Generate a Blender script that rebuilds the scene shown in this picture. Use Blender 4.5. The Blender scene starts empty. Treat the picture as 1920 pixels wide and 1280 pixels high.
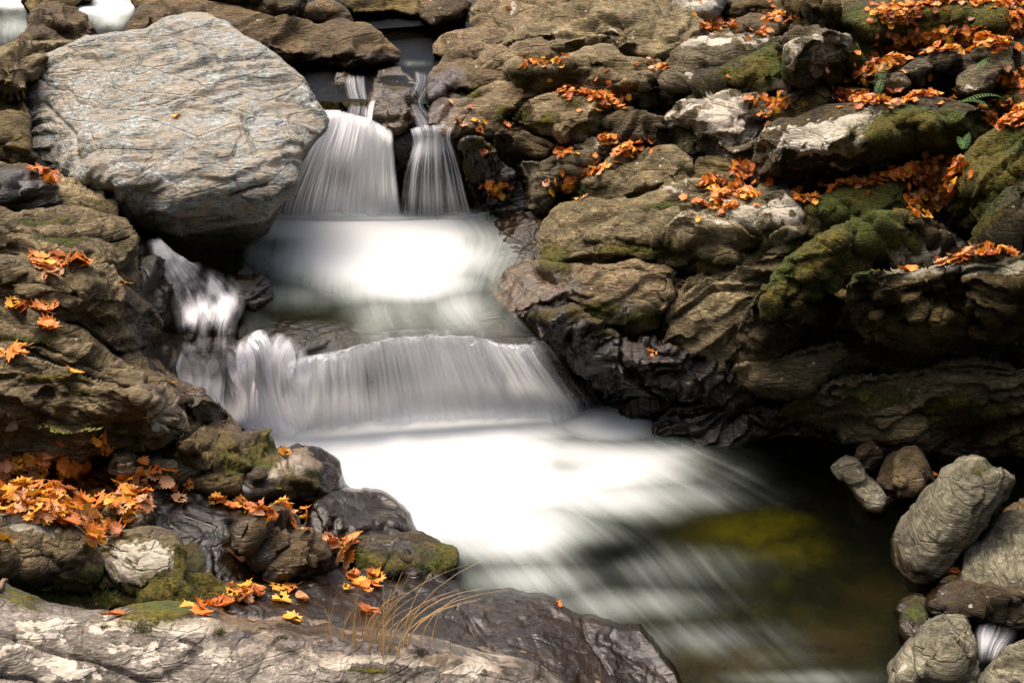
import bpy, math, random
import numpy as np
from mathutils import Vector, Matrix

random.seed(7); rng = np.random.default_rng(7)
SC = bpy.context.scene
R = math.radians

# ------------------------------------------------------------------ camera
F = 2667.0; PITCH = 24.0; CZ = 5.0; W, H_ = 1920, 1280
cd = bpy.data.cameras.new("camera"); cam = bpy.data.objects.new("camera", cd)
SC.collection.objects.link(cam); SC.camera = cam
cam.location = (0, 0, CZ); cam.rotation_euler = (R(90 - PITCH), 0, 0)
cd.sensor_width = 36; cd.lens = 36 * F / W; cd.clip_start = .1; cd.clip_end = 3000

# ------------------------------------------------------------------ sky, sun, exposure
SUN_EL, SUN_AZ = 70, -50          # azimuth from +Y (upstream), clockwise
w = bpy.data.worlds.new("World"); SC.world = w; w.use_nodes = True
nt = w.node_tree; nt.nodes.clear()
sky = nt.nodes.new("ShaderNodeTexSky"); sky.sky_type = 'NISHITA'; sky.sun_disc = False
sky.sun_elevation = R(SUN_EL); sky.sun_rotation = R(SUN_AZ)
sky.air_density = .7; sky.dust_density = 8.0; sky.ozone_density = .2
bg = nt.nodes.new("ShaderNodeBackground"); bg.inputs[1].default_value = .15
wo = nt.nodes.new("ShaderNodeOutputWorld")
nt.links.new(sky.outputs[0], bg.inputs[0]); nt.links.new(bg.outputs[0], wo.inputs[0])
sl = bpy.data.lights.new("sun", 'SUN'); sl.energy = 1.05; sl.angle = R(60); sl.color = (1, .90, .75)
so = bpy.data.objects.new("sun", sl); SC.collection.objects.link(so)
_d = Vector((math.sin(R(SUN_AZ)) * math.cos(R(SUN_EL)), math.cos(R(SUN_AZ)) * math.cos(R(SUN_EL)), math.sin(R(SUN_EL))))
so.rotation_euler = _d.to_track_quat('Z', 'Y').to_euler(); so.location = (0, 0, 20)
vs = SC.view_settings; vs.view_transform = 'Standard'; vs.look = 'None'; vs.gamma = 1; vs.exposure = 1.4
vs.use_curve_mapping = False
cy = SC.cycles; cy.max_bounces = 8; cy.diffuse_bounces = 3; cy.glossy_bounces = 3; cy.transparent_max_bounces = 16
cy.use_denoising = True; cy.caustics_reflective = False; cy.caustics_refractive = False; cy.sample_clamp_indirect = 4

# ------------------------------------------------------------------ numpy noise
def _hash(ix, iy, iz, seed):
    h = (ix * 374761393 + iy * 668265263 + iz * 2147483647 + seed * 1274126177) & 0xffffffff
    h = ((h ^ (h >> 13)) * 1274126177) & 0xffffffff
    h = ((h ^ (h >> 15)) * 2246822519) & 0xffffffff
    return ((h ^ (h >> 16)) & 0xffffff) / float(0xffffff)

def noise(x, y, z, seed=0):
    x0 = np.floor(x); y0 = np.floor(y); z0 = np.floor(z)
    fx, fy, fz = x - x0, y - y0, z - z0
    ix, iy, iz = x0.astype(np.int64), y0.astype(np.int64), z0.astype(np.int64)
    fx = fx * fx * fx * (fx * (fx * 6 - 15) + 10); fy = fy * fy * fy * (fy * (fy * 6 - 15) + 10); fz = fz * fz * fz * (fz * (fz * 6 - 15) + 10)
    def c(a, b, d): return _hash(ix + a, iy + b, iz + d, seed)
    x00 = c(0, 0, 0) * (1 - fx) + c(1, 0, 0) * fx; x10 = c(0, 1, 0) * (1 - fx) + c(1, 1, 0) * fx
    x01 = c(0, 0, 1) * (1 - fx) + c(1, 0, 1) * fx; x11 = c(0, 1, 1) * (1 - fx) + c(1, 1, 1) * fx
    return ((x00 * (1 - fy) + x10 * fy) * (1 - fz) + (x01 * (1 - fy) + x11 * fy) * fz) * 2 - 1

def fbm(P, sc, octv=4, seed=0, gain=.5, aniso=(1, 1, 1)):
    s = 0; a = 1; f = sc; tot = 0
    for o in range(octv):
        s = s + a * noise(P[..., 0] * f * aniso[0] + 13.1 * o, P[..., 1] * f * aniso[1] + 7.7 * o, P[..., 2] * f * aniso[2] + 3.3 * o, seed + o)
        tot += a; a *= gain; f *= 2.03
    return s / tot

def ridged(P, sc, octv=4, seed=0, gain=.5, aniso=(1, 1, 1)):
    s = 0; a = 1; f = sc; tot = 0
    for o in range(octv):
        n = noise(P[..., 0] * f * aniso[0] + 5.1 * o, P[..., 1] * f * aniso[1] + 9.7 * o, P[..., 2] * f * aniso[2] + 1.3 * o, seed + o)
        s = s + a * (1 - 2 * np.abs(n)); tot += a; a *= gain; f *= 2.1
    return s / tot

def cells(P, sc, seed=0):
    """blocky facets: distance difference and a per-cell random value of a jittered lattice"""
    X = P * sc; I = np.floor(X).astype(np.int64)
    d1 = np.full(X.shape[:-1], 9.); d2 = d1.copy(); val = np.zeros(X.shape[:-1]); cv = np.zeros(X.shape)
    for a in (-1, 0, 1):
        for b in (-1, 0, 1):
            for c in (-1, 0, 1):
                i, j, k = I[..., 0] + a, I[..., 1] + b, I[..., 2] + c
                p = np.stack([i + _hash(i, j, k, seed), j + _hash(i, j, k, seed + 5), k + _hash(i, j, k, seed + 9)], -1)
                dv = X - p
                d = np.sqrt((dv ** 2).sum(-1)); m = d < d1
                d2 = np.where(m, d1, np.minimum(d2, d)); d1 = np.where(m, d, d1)
                val = np.where(m, _hash(i, j, k, seed + 17), val); cv = np.where(m[..., None], dv, cv)
    return d1, d2, val, cv

def sstep(a, b, x):
    t = np.clip((x - a) / (b - a), 0, 1); return t * t * (3 - 2 * t)

# ------------------------------------------------------------------ pixel -> point on the place
CP, SP = math.cos(R(PITCH)), math.sin(R(PITCH))
def rays(u, v):
    x = (np.asarray(u, float) - W / 2) / F; y = (H_ / 2 - np.asarray(v, float)) / F
    return np.stack([x + 0 * y, CP + y * SP + 0 * x, -SP + y * CP + 0 * x], -1)
def at_z(u, v, z):
    d = rays(u, v); t = (np.asarray(z) - CZ) / d[..., 2]
    return d * t[..., None] + np.array([0, 0, CZ])
def to_px(P):
    q = P - np.array([0, 0, CZ]); f = q[..., 1] * CP - q[..., 2] * SP; up = q[..., 1] * SP + q[..., 2] * CP
    return q[..., 0] / f * F + W / 2, H_ / 2 - up / f * F, f

class TPS:
    def __init__(s, pts, smooth=1e-3):
        a = np.array(pts, float); s.c = a[:, :2] / 1000; n = len(a)
        K = s.k(s.c, s.c) + smooth * np.eye(n); P = np.hstack([np.ones((n, 1)), s.c])
        A = np.block([[K, P], [P.T, np.zeros((3, 3))]])
        s.w = np.linalg.lstsq(A, np.concatenate([a[:, 2], np.zeros(3)]), rcond=None)[0]
    def k(s, a, b):
        r2 = ((a[:, None] - b[None]) ** 2).sum(-1); return .5 * r2 * np.log(r2 + 1e-12)
    def __call__(s, u, v):
        u, v = np.broadcast_arrays(np.asarray(u, float), np.asarray(v, float)); sh = u.shape
        q = np.stack([u.ravel(), v.ravel()], -1) / 1000; out = np.empty(len(q))
        for i in range(0, len(q), 40000):
            c = q[i:i + 40000]; out[i:i + 40000] = s.k(c, s.c) @ s.w[:-3] + s.w[-3] + c @ s.w[-2:]
        return out.reshape(sh)

# heights (m) of the gorge at sighted points
HP = [
 (1000,830,0),(1130,800,0),(1250,825,0),(1450,835,0),(1700,845,0),(1920,850,.05),(900,900,0),(1200,1000,0),(1500,1000,0),(1900,1050,0),(1300,1280,-.05),(1900,1280,-.05),(900,1080,0),(700,940,.0),(540,835,.0),
 (420,790,.2),(330,700,.72),(540,670,.72),(750,640,.72),(950,650,.72),(1060,665,.66),(1130,760,.1),
 (480,600,.82),(750,560,.84),(930,570,.86),(500,480,.85),(750,430,.85),(900,430,.87),(600,410,.85),(400,600,.86),(400,560,.95),(290,470,1.35),(300,650,.85),
 (560,270,1.6),(640,220,1.7),(740,270,1.68),(850,255,1.7),(740,400,.86),(870,400,.88),(700,170,1.88),(800,190,1.85),(780,100,1.95),(640,130,1.92),(860,70,2.0),(100,70,2.05),(250,60,2.05),(700,20,2.1),
 (960,480,.95),(1000,400,1.05),(920,330,1.25),(900,280,1.5),(830,160,1.9),(950,220,1.7),(950,120,2.0),(1000,50,2.15),(950,0,2.2),
 (1050,560,.92),(1200,620,.75),(1200,760,.15),(1300,700,.45),(1380,760,.15),(1150,500,1.1),(1250,430,1.25),(1100,380,1.25),(1080,300,1.5),(1250,300,1.6),(1150,200,1.85),(1200,100,2.1),(1250,10,2.35),
 (1400,640,.75),(1400,500,1.2),(1400,380,1.5),(1400,300,1.7),(1400,180,2.0),(1400,80,2.2),(1400,0,2.4),
 (1600,800,.12),(1600,720,.42),(1600,620,.8),(1600,520,1.15),(1600,440,1.4),(1600,360,1.6),(1600,280,1.85),(1600,190,2.1),(1600,80,2.4),(1600,0,2.55),
 (1850,800,.2),(1850,700,.5),(1850,600,.85),(1850,500,1.2),(1850,440,1.4),(1850,340,1.75),(1850,230,2.05),(1850,120,2.35),(1850,0,2.65),(2050,400,1.8),(2050,800,.6),
 (600,940,.25),(660,1000,.2),(830,1060,.05),(560,860,.3),(450,900,.55),(450,820,.42),(560,1040,.35),(650,1090,.28),(450,1060,.5),(800,1120,.16),(1000,1160,.1),(1200,1220,0),
 (350,950,.68),(200,1000,.8),(200,900,.88),(50,900,.92),(50,1050,.85),(200,1110,.72),(350,1130,.62),(50,1140,.75),(600,1160,.42),(800,1240,.35),(500,1280,.5),(0,1280,.7),
 (400,760,.6),(250,800,1.05),(100,840,.97),(300,720,1.15),(150,740,1.25),(30,740,1.25),(200,660,1.3),(50,620,1.5),(150,560,1.55),(50,500,1.65),(200,500,1.55),(270,620,1.1),(240,560,1.35),
 (50,430,1.75),(180,430,1.6),(50,340,1.85),(0,200,2.0),(50,130,2.15),(250,430,1.3),(350,470,1.0),(430,500,.85),(400,300,1.4),(200,250,1.7),(500,200,1.7),(400,80,2.05),(500,60,2.08),(600,80,2.0),(100,0,2.1),(500,0,2.2),
 (-150,900,1.1),(-150,500,1.9),(-150,100,2.4),(-150,1250,1.0),
]
HT = TPS(HP, 4e-4)

# painted-on-the-place masks (where lichen, moss, damp sit), as ellipses u,v,ru,rv,amount
MOSS = [(1560,480,90,45,1),(1490,530,50,45,.9),(1640,430,60,18,.7),(1740,240,90,38,1),(1800,275,60,35,.9),(1690,260,60,40,.9),(1640,380,120,35,.9),(1860,330,80,110,.8),(1740,40,170,40,1),
 (1440,120,55,25,.8),(1630,110,70,40,1),(1590,150,50,40,.8),(1220,468,90,16,.8),(1330,490,70,18,.6),(1040,480,30,28,.8),(1110,590,70,22,.9),(1190,600,50,25,.8),(1140,620,40,20,.6),(1020,592,40,14,.8),(490,860,32,28,1),
 (555,910,50,22,.9),(815,1045,40,30,.9),(720,1056,70,12,.8),(730,960,40,12,.5),(1640,745,80,22,.6),(1810,770,100,30,.9),(1500,770,60,14,.7),(1560,700,60,20,.3),(1300,420,60,12,.5),(1420,450,30,40,.6),
 (955,215,30,22,.8),(905,270,40,18,.8),(1140,250,25,20,.7),(1000,140,45,10,.7),(1110,130,60,14,.4),(880,170,35,10,.6),(1080,190,30,14,.5),(1065,220,25,12,.3),(1010,230,18,10,.8),(1035,222,20,14,.7),(1090,240,50,12,.6),(300,1120,120,45,.8),(180,1080,60,30,.6),(350,1060,30,40,1),(90,1110,120,30,.7),(420,1110,90,20,.7),
 (60,640,80,8,.7),(110,705,80,10,.7),(190,735,70,8,.6),(80,415,110,10,.5),(100,455,80,12,.6),(180,470,60,25,.4),(1380,150,60,25,.5),(1520,130,40,50,.4),(1300,270,30,50,.4),(1330,390,80,10,.4),
 (620,190,30,18,.6),(740,180,30,20,.6),(880,330,30,40,.5),(1700,880,60,20,.2),(1840,880,26,22,.5),(1725,1150,20,25,.7),(700,1265,60,8,.5),(1090,355,80,14,.5),(1200,420,50,10,.4),(1450,560,60,40,.5),(1800,560,120,30,.25),(420,870,60,20,.5),(1820,600,120,60,.15),(1700,640,120,40,.15),(280,415,60,25,.5),(1250,390,50,6,.9),(1460,720,60,16,.5)]
LICH = [(1570,250,110,30,1),(1530,270,90,26,1),(1690,215,70,13,1),(1350,215,80,40,.75),(1440,82,50,8,.6),(1350,90,80,12,.7),(1560,95,55,28,1),(1590,120,30,20,.8),(1640,45,60,14,.7),(1400,410,70,26,.75),(1330,430,90,22,.55),
 (1650,455,90,24,1),(1775,462,45,16,1),(1800,505,130,10,1),(1700,515,60,8,.8),(1500,450,50,14,.8),(1450,520,40,14,.4),(270,1060,55,55,.85),(90,1000,60,22,.6),(10,785,32,22,1),(300,790,30,22,.5),(540,880,60,26,.9),(300,1172,300,14,.8),(100,1190,160,24,.5),
 (500,1225,420,40,.42),(150,1250,160,40,.4),(800,1245,200,14,.85),(1820,225,30,20,.6),(1740,225,18,14,.9),(1880,380,40,40,.5),(1380,240,60,30,.6),(1450,260,30,12,.6),(1290,345,70,12,.4),(1480,400,50,20,.7),(1600,400,70,10,.5),(1300,20,40,14,.5),(930,30,60,30,.3),(230,880,25,14,.6),(370,880,20,10,.5),(1100,60,140,30,.2),(1430,300,40,30,.3),(1560,310,60,20,.35),(1880,500,50,14,1),(620,870,30,14,.5),(700,1020,70,8,.5)]
WETB = [(1150,690,150,110,1),(990,560,90,80,1),(1050,540,60,30,.8),(1330,790,120,40,1),(680,965,120,45,1),(600,900,60,40,1),(760,1040,80,30,.8),(760,1160,420,90,1),(1100,1210,220,90,1),(400,970,150,55,.9),(440,1050,110,45,.7),
 (740,200,120,80,1),(820,330,100,90,1),(380,650,120,60,1),(700,610,300,60,1),(750,740,450,110,1),(275,570,40,110,.9),(930,345,70,60,.9),(620,150,60,60,.8),(700,115,60,14,.8),(850,150,40,50,.5),(1250,700,110,80,.8),(470,540,60,50,1),(960,450,50,60,.9),(860,220,50,50,.5),(300,1000,60,30,.4),(560,1010,80,30,.5),(50,360,80,30,.4),(260,415,80,30,.4)]
def blobs(L, u, v):
    o = np.zeros(np.broadcast(u, v).shape)
    for (a, b, ru, rv, k) in L:
        o = np.maximum(o, k * np.exp(-(((u - a) / ru) ** 2 + ((v - b) / rv) ** 2) ** 1.3 * .7))
    return o
# joints running through the bedrock (polyline, half width px, depth m)
CRACKS = [
 ([(1012,500),(1040,512),(1090,502),(1180,497),(1260,512),(1290,520),(1350,520),(1400,505)],4,.14),
 ([(1275,520),(1272,565),(1245,605),(1235,640)],5,.14),([(1400,505),(1430,470),(1450,435)],5,.12),
 ([(1015,440),(1060,470),(1150,450),(1240,460),(1300,470)],3,.04),([(1120,395),(1200,400),(1280,395),(1350,380)],3,.05),
 ([(1590,560),(1575,600),(1560,640),(1575,648)],4,.1),([(1575,646),(1640,670),(1700,690),(1800,690)],4,.09),([(1420,600),(1500,600),(1560,604),(1650,610),(1700,600)],3,.05),
 ([(1450,680),(1520,665),(1575,648)],5,.13),([(1520,740),(1580,718),(1640,712),(1700,706),(1800,688),(1920,695)],5,.12),([(1570,800),(1630,785),(1700,778),(1750,772)],3,.06),([(1640,545),(1620,590),(1640,640)],2.5,.04),([(1800,500),(1830,560),(1815,620),(1850,680)],3,.05),
 ([(1455,600),(1480,560),(1540,570),(1570,560)],3,.06),([(1430,640),(1480,628),(1540,632)],3,.05),
 ([(970,210),(955,235),(985,252),(1010,266),(1050,276),(1090,280)],4,.1),([(985,190),(1016,181),(1045,176)],3,.07),([(842,175),(889,175),(922,158)],3,.06),
 ([(80,190),(140,250),(150,310)],4,.05),([(140,185),(200,205),(235,195),(290,175)],2.2,.035),([(75,148),(95,160),(130,165),(140,185)],2,.03),([(455,215),(468,250),(478,280)],5,.06),([(200,160),(250,175),(330,160)],1.8,.02),([(520,190),(560,195),(590,185)],3,.05),([(430,370),(470,355),(500,345)],3,.05),
 ([(0,1185),(40,1190),(90,1215),(160,1235),(240,1262),(300,1290)],4,.05),([(340,1200),(380,1215),(360,1230)],4,.04),([(0,1262),(60,1270),(100,1290)],4,.05),
 ([(60,660),(120,690),(200,715),(280,735)],4,.07),([(0,640),(80,650),(150,680),(220,700)],3,.05),([(20,610),(120,630),(190,655)],2.5,.03),([(300,790),(350,830),(400,850)],3,.05),([(310,860),(345,820),(370,800),(395,790)],4,.08),([(150,775),(200,815),(260,825)],3,.05),
 ([(0,535),(90,530),(160,560),(230,570)],3,.05),([(60,560),(110,545),(170,548)],2.5,.04),([(20,435),(90,445),(160,440),(220,460)],3,.06),
 ([(1080,1120),(1100,1180),(1150,1250)],3,.03),([(860,1130),(900,1180),(960,1240)],4,.05),([(1310,110),(1350,120),(1420,105),(1460,95)],3,.05),
 ([(1480,290),(1470,330),(1460,350)],4,.06),([(1340,240),(1400,250),(1430,240)],2.5,.03),([(1290,240),(1330,270),(1420,260)],3,.05),
 ([(1040,30),(1100,45),(1160,40),(1170,75)],3,.05),([(1050,70),(1110,60),(1170,70)],3,.05),([(1790,420),(1840,380),(1900,300)],4,.06),([(1800,440),(1850,410),(1920,380)],4,.05),([(1830,300),(1880,270),(1920,250)],3,.05)]

CX, CY_ = 3, 3                            # zbuffer cell (px)
ZB = np.full((1700 // 3, 2700 // 3), 1e9)   # nearest solid surface; pixel = index*3 - (390, 210)
ZO = [390, 210]
def splat(u, v, f):
    i = ((v + ZO[1]) / 3).astype(int); j = ((u + ZO[0]) / 3).astype(int)
    m = (i >= 0) & (j >= 0) & (i < ZB.shape[0]) & (j < ZB.shape[1])
    np.minimum.at(ZB, (i[m], j[m]), f[m])

def tag(o, label=None, cat=None, group=None, kind=None):
    if label: o["label"] = label
    if cat: o["category"] = cat
    if group: o["group"] = group
    if kind: o["kind"] = kind
    return o

def mesh_obj(name, V, faces, mat, parent=None, attrs=None, smooth=True, uv=None, loc=None):
    me = bpy.data.meshes.new(name); V = np.asarray(V, float)
    if loc is None: loc = np.array([V[:, 0].mean(), V[:, 1].mean(), V[:, 2].min()])
    if parent is not None: loc = np.zeros(3)
    Vl = V - loc
    F4 = np.asarray(faces)
    if F4.ndim == 2 and F4.dtype != object:
        k = F4.shape[1]; me.vertices.add(len(V)); me.vertices.foreach_set("co", Vl.astype(np.float32).ravel())
        me.loops.add(F4.size); me.loops.foreach_set("vertex_index", F4.astype(np.int32).ravel())
        me.polygons.add(len(F4)); me.polygons.foreach_set("loop_start", np.arange(0, F4.size, k, dtype=np.int32))
        me.update(calc_edges=True)
    else:
        me.from_pydata([tuple(p) for p in Vl], [], [list(f) for f in faces])
    if smooth and len(me.polygons): me.polygons.foreach_set("use_smooth", np.ones(len(me.polygons), bool))
    if attrs:
        for k_, a in attrs.items():
            at = me.attributes.new(k_, 'FLOAT', 'POINT'); at.data.foreach_set("value", np.asarray(a, np.float32))
    if uv is not None:
        ul = me.uv_layers.new(name="UVMap"); li = np.empty(len(me.loops), np.int32); me.loops.foreach_get("vertex_index", li)
        ul.data.foreach_set("uv", np.asarray(uv, np.float32)[li].ravel())
    if mat: me.materials.append(mat)
    me.validate(); me.update()
    o = bpy.data.objects.new(name, me); SC.collection.objects.link(o)
    o.location = Vector(loc)
    if parent is not None: o.parent = parent
    return o

# ------------------------------------------------------------------ materials
class NT:
    def __init__(s, name):
        s.m = bpy.data.materials.new(name); s.m.use_nodes = True; s.t = s.m.node_tree; s.t.nodes.clear()
        s.out = s.n("OutputMaterial")
    def n(s, t, **k):
        x = s.t.nodes.new("ShaderNode" + t)
        for a, b in k.items(): setattr(x, a, b)
        return x
    def l(s, a, b): s.t.links.new(a, b)
    def inp(s, sock, v):
        if hasattr(v, "is_linked") or isinstance(v, bpy.types.NodeSocket): s.l(v, sock)
        elif v is not None:
            if isinstance(v, (tuple, list)) and len(v) == 3 and sock.type == 'RGBA': v = (*v, 1)
            sock.default_value = v
    def math(s, op, a, b=None, c=None, clamp=False):
        x = s.n("Math", operation=op, use_clamp=clamp); s.inp(x.inputs[0], a)
        if b is not None: s.inp(x.inputs[1], b)
        if c is not None: s.inp(x.inputs[2], c)
        return x.outputs[0]
    def mix(s, fac, a, b, bt='MIX'):
        x = s.n("Mix", data_type='RGBA', blend_type=bt); s.inp(x.inputs[0], fac); s.inp(x.inputs[6], a); s.inp(x.inputs[7], b)
        return x.outputs[2]
    def noise(s, vec, sc, det=4, rough=.5, dist=0):
        x = s.n("TexNoise"); s.inp(x.inputs["Vector"], vec); x.inputs["Scale"].default_value = sc
        x.inputs["Detail"].default_value = det; x.inputs["Roughness"].default_value = rough; x.inputs["Distortion"].default_value = dist
        return x.outputs[0]
    def vor(s, vec, sc, feat='F1', rnd=1):
        x = s.n("TexVoronoi", feature=feat); s.inp(x.inputs["Vector"], vec); x.inputs["Scale"].default_value = sc
        x.inputs["Randomness"].default_value = rnd; return x.outputs["Distance"]
    def ramp(s, fac, stops):
        x = s.n("ValToRGB"); s.inp(x.inputs[0], fac); e = x.color_ramp.elements
        while len(e) > 1: e.remove(e[-1])
        e[0].position = stops[0][0]; e[0].color = (*stops[0][1], 1)
        for p, c in stops[1:]:
            q = e.new(p); q.color = (*c, 1)
        return x.outputs[0]
    def mapr(s, v, a, b, c=0, d=1, smooth=False):
        x = s.n("MapRange"); x.clamp = True
        if smooth: x.interpolation_type = 'SMOOTHSTEP'
        s.inp(x.inputs[0], v)
        for i, q in enumerate((a, b, c, d)): s.inp(x.inputs[1 + i], q)
        return x.outputs[0]
    def attr(s, n_):
        x = s.n("Attribute"); x.attribute_name = n_; return x.outputs["Fac"]
    def mapping(s, vec, rot=(0, 0, 0), sc=(1, 1, 1)):
        x = s.n("Mapping"); s.l(vec, x.inputs[0]); x.inputs["Rotation"].default_value = [R(a) for a in rot]; x.inputs["Scale"].default_value = sc
        return x.outputs[0]
    def bump(s, h, dist, strength=1, nrm=None):
        x = s.n("Bump"); s.l(h, x.inputs["Height"]); x.inputs["Distance"].default_value = dist; x.inputs["Strength"].default_value = strength
        if nrm: s.l(nrm, x.inputs["Normal"])
        return x.outputs[0]

def rock_mat(name, cols, lichen=(.50, .45, .36), lich_base=0., moss_base=0., bed=(0, 18, 0), stretch=(1.2, 2.2, 9), bumpk=1., tone=1., scale=1., patch=None, wet_base=0., swirl=.5):
    s = NT(name); pos = s.n("NewGeometry").outputs["Position"]
    warp = s.n("VectorMath", operation='ADD'); wn = s.n("TexNoise"); s.l(pos, wn.inputs["Vector"]); wn.inputs["Scale"].default_value = 1.3 * scale; wn.inputs["Detail"].default_value = 3
    wv = s.n("VectorMath", operation='SCALE'); s.l(wn.outputs[1], wv.inputs[0]); wv.inputs[3].default_value = .22 * swirl / scale
    s.l(pos, warp.inputs[0]); s.l(wv.outputs[0], warp.inputs[1]); wp = warp.outputs[0]
    st = s.mapping(wp, bed, tuple(a * scale for a in stretch))
    big = s.noise(pos, 1.1 * scale, 5, .55); strata = s.noise(st, 2.2, 9, .68, .6); mid = s.noise(wp, 7 * scale, 8, .65); fine = s.noise(pos, 70 * scale, 5, .7)
    grit = s.noise(st, 14, 5, .75)
    f = s.math('ADD', s.math('MULTIPLY', strata, .42), s.math('MULTIPLY', mid, .33)); f = s.math('ADD', f, s.math('MULTIPLY', big, .25))
    f = s.mapr(f, .34, .66)
    col = s.ramp(f, [(i / (len(cols) - 1), tuple(c * tone for c in cc)) for i, cc in enumerate(cols)])
    col = s.mix(s.mapr(grit, .38, .60, 0, .95), col, s.mix(1., col, (.38, .36, .33), 'MULTIPLY'))
    col = s.mix(s.mapr(fine, .52, .72, 0, .5), col, s.mix(1., col, (2.0, 1.95, 1.8), 'MULTIPLY'))
    # thin pale quartz seams along the bedding
    seam = s.noise(s.mapping(wp, bed, (stretch[0] * .8, stretch[1], stretch[2] * 2.2)), 3.1, 4, .55, 1.2)
    col = s.mix(s.math('MULTIPLY', s.mapr(s.math('ABSOLUTE', s.math('SUBTRACT', seam, .5)), .018, 0), s.mapr(big, .45, .6)), col, s.mix(1., col, (1.9, 1.85, 1.75), 'MULTIPLY'))
    ck = s.noise(s.mapping(wp, bed, (stretch[0], stretch[1], stretch[2] * .8)), 1.7, 7, .62, .8)
    hair = s.math('MULTIPLY', s.mapr(s.math('ABSOLUTE', s.math('SUBTRACT', ck, .52)), .012, .003), s.mapr(mid, .42, .52))
    col = s.mix(hair, col, s.mix(1., col, (.22, .20, .18), 'MULTIPLY'))
    fk = s.mapr(s.noise(s.mapping(wp, bed, (stretch[0] * 1.6, stretch[1] * 1.6, stretch[2] * 2)), 6, 6, .75), .60, .65)
    col = s.mix(s.math('MULTIPLY', fk, .6), col, s.mix(.5, col, lichen))
    stain = s.mapr(s.noise(wp, 2.6, 9, .68, .4), .56, .47)
    col = s.mix(s.math('MULTIPLY', stain, .55), s.mix(1., col, (1.25, 1.22, 1.15), 'MULTIPLY'), s.mix(1., col, (.46, .43, .34), 'MULTIPLY'))
    if patch:                                      # crusty tan patches
        pm = s.mapr(s.noise(wp, 5.5 * scale, 9, .66, .5), .515, .535)
        pm2 = s.mapr(s.noise(wp, 11 * scale, 8, .6), .54, .57)
        col = s.mix(s.math('MULTIPLY', s.math('MAXIMUM', pm, pm2), .85), col, s.mix(s.noise(wp, 24, 6, .7), patch[0], patch[1]))
    la = s.attr("lich")
    ln = s.math('ADD', s.math('MULTIPLY', s.noise(wp, 3.6 * scale, 8, .6, .3), .7), s.math('MULTIPLY', s.noise(pos, 14, 7, .6), .3))
    th = s.math('SUBTRACT', .66 - lich_base, s.math('MULTIPLY', la, .31))
    lm = s.mapr(s.math('SUBTRACT', ln, th), 0, .018)
    sp = s.mapr(s.math('ADD', s.vor(wp, 9 * scale), s.math('MULTIPLY', s.noise(pos, 30, 4), .25)), .24, .21)
    sp = s.math('MULTIPLY', sp, s.mapr(s.math('ADD', s.noise(pos, 2.1, 3), s.math('MULTIPLY', la, .25)), .52 - lich_base * .6, .60 - lich_base * .6))
    lm = s.math('MAXIMUM', lm, sp)
    lcol = s.mix(s.noise(pos, 35, 6, .75), tuple(c * .55 for c in lichen), tuple(min(1, c * 1.35) for c in lichen))
    lm = s.math('MULTIPLY', lm, s.mapr(s.noise(wp, 26, 6, .7), .3, .5, .55, 1))
    col = s.mix(lm, col, lcol)
    # biofilm and moss
    ma = s.attr("moss"); mn = s.math('ADD', s.math('MULTIPLY', s.noise(wp, 5, 8, .65), .6), s.math('MULTIPLY', s.noise(pos, 26, 6, .7), .4))
    th2 = s.math('SUBTRACT', .70 - moss_base, s.math('MULTIPLY', ma, .46))
    mm = s.mapr(s.math('SUBTRACT', mn, th2), -.01, .05)
    film = s.mapr(s.math('SUBTRACT', mn, th2), -.14, .02, 0, .75)
    col = s.mix(film, col, s.mix(1., col, (.36, .34, .16), 'MULTIPLY'))
    mc = s.ramp(s.noise(pos, 40, 6, .75), [(.25, (.016, .017, .003)), (.42, (.066, .058, .005)), (.56, (.165, .128, .008)), (.76, (.30, .225, .025))])
    mc = s.mix(s.mapr(s.noise(pos, 3, 3), .45, .6), mc, s.mix(1., mc, (.55, .85, .55), 'MULTIPLY'))
    col = s.mix(mm, col, mc)
    # damp: darker and shiny
    wa = s.math('ADD', s.attr("wet"), wet_base)
    wm = s.mapr(s.math('ADD', wa, s.math('MULTIPLY', s.math('SUBTRACT', s.noise(wp, 3, 6, .6), .5), .9)), .38, .62)
    col = s.mix(wm, col, s.mix(1., col, (.27, .22, .17), 'MULTIPLY'))
    b = s.n("BsdfPrincipled"); s.l(col, b.inputs["Base Color"])
    rough = s.mapr(wm, 0, 1, .85, .17); rough = s.math('ADD', rough, s.math('MULTIPLY', s.math('SUBTRACT', mid, .5), .35), clamp=True)
    rough = s.math('MAXIMUM', rough, s.math('MULTIPLY', mm, .9)); s.l(rough, b.inputs["Roughness"])
    s.l(s.mapr(wm, 0, 1, .35, .42), b.inputs["Specular IOR Level"])
    # flaky ledges: a saw-tooth across the bedding, broken up by noise
    sx = s.n("SeparateXYZ"); s.l(s.mapping(wp, bed, (1, 1, 1)), sx.inputs[0])
    def saw(fr_, dist, seed_):
        t = s.math('ADD', s.math('MULTIPLY', sx.outputs[2], fr_ * scale), s.math('MULTIPLY', s.noise(st, seed_, 5, .6), dist))
        f_ = s.math('FRACT', t); return s.math('MULTIPLY', f_, s.mapr(f_, 1, .86))
    s1 = saw(7, 5.5 * swirl, 1.1); s2 = saw(19, 7 * swirl, 1.9)
    msk = s.mapr(s.noise(pos, 2.3 * scale, 4, .6), .40, .56)
    h = s.math('ADD', s.math('MULTIPLY', strata, .55), s.math('MULTIPLY', mid, .75)); h = s.math('ADD', h, s.math('MULTIPLY', fine, .26)); h = s.math('ADD', h, s.math('MULTIPLY', grit, .35))
    h = s.math('ADD', h, s.math('MULTIPLY', msk, s.math('ADD', s.math('MULTIPLY', s1, .40), s.math('MULTIPLY', s2, .20))))
    cr = s.vor(s.mapping(wp, bed, tuple(a * scale * .5 for a in (1.2, 1.5, 6))), 2.4, 'DISTANCE_TO_EDGE')
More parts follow.
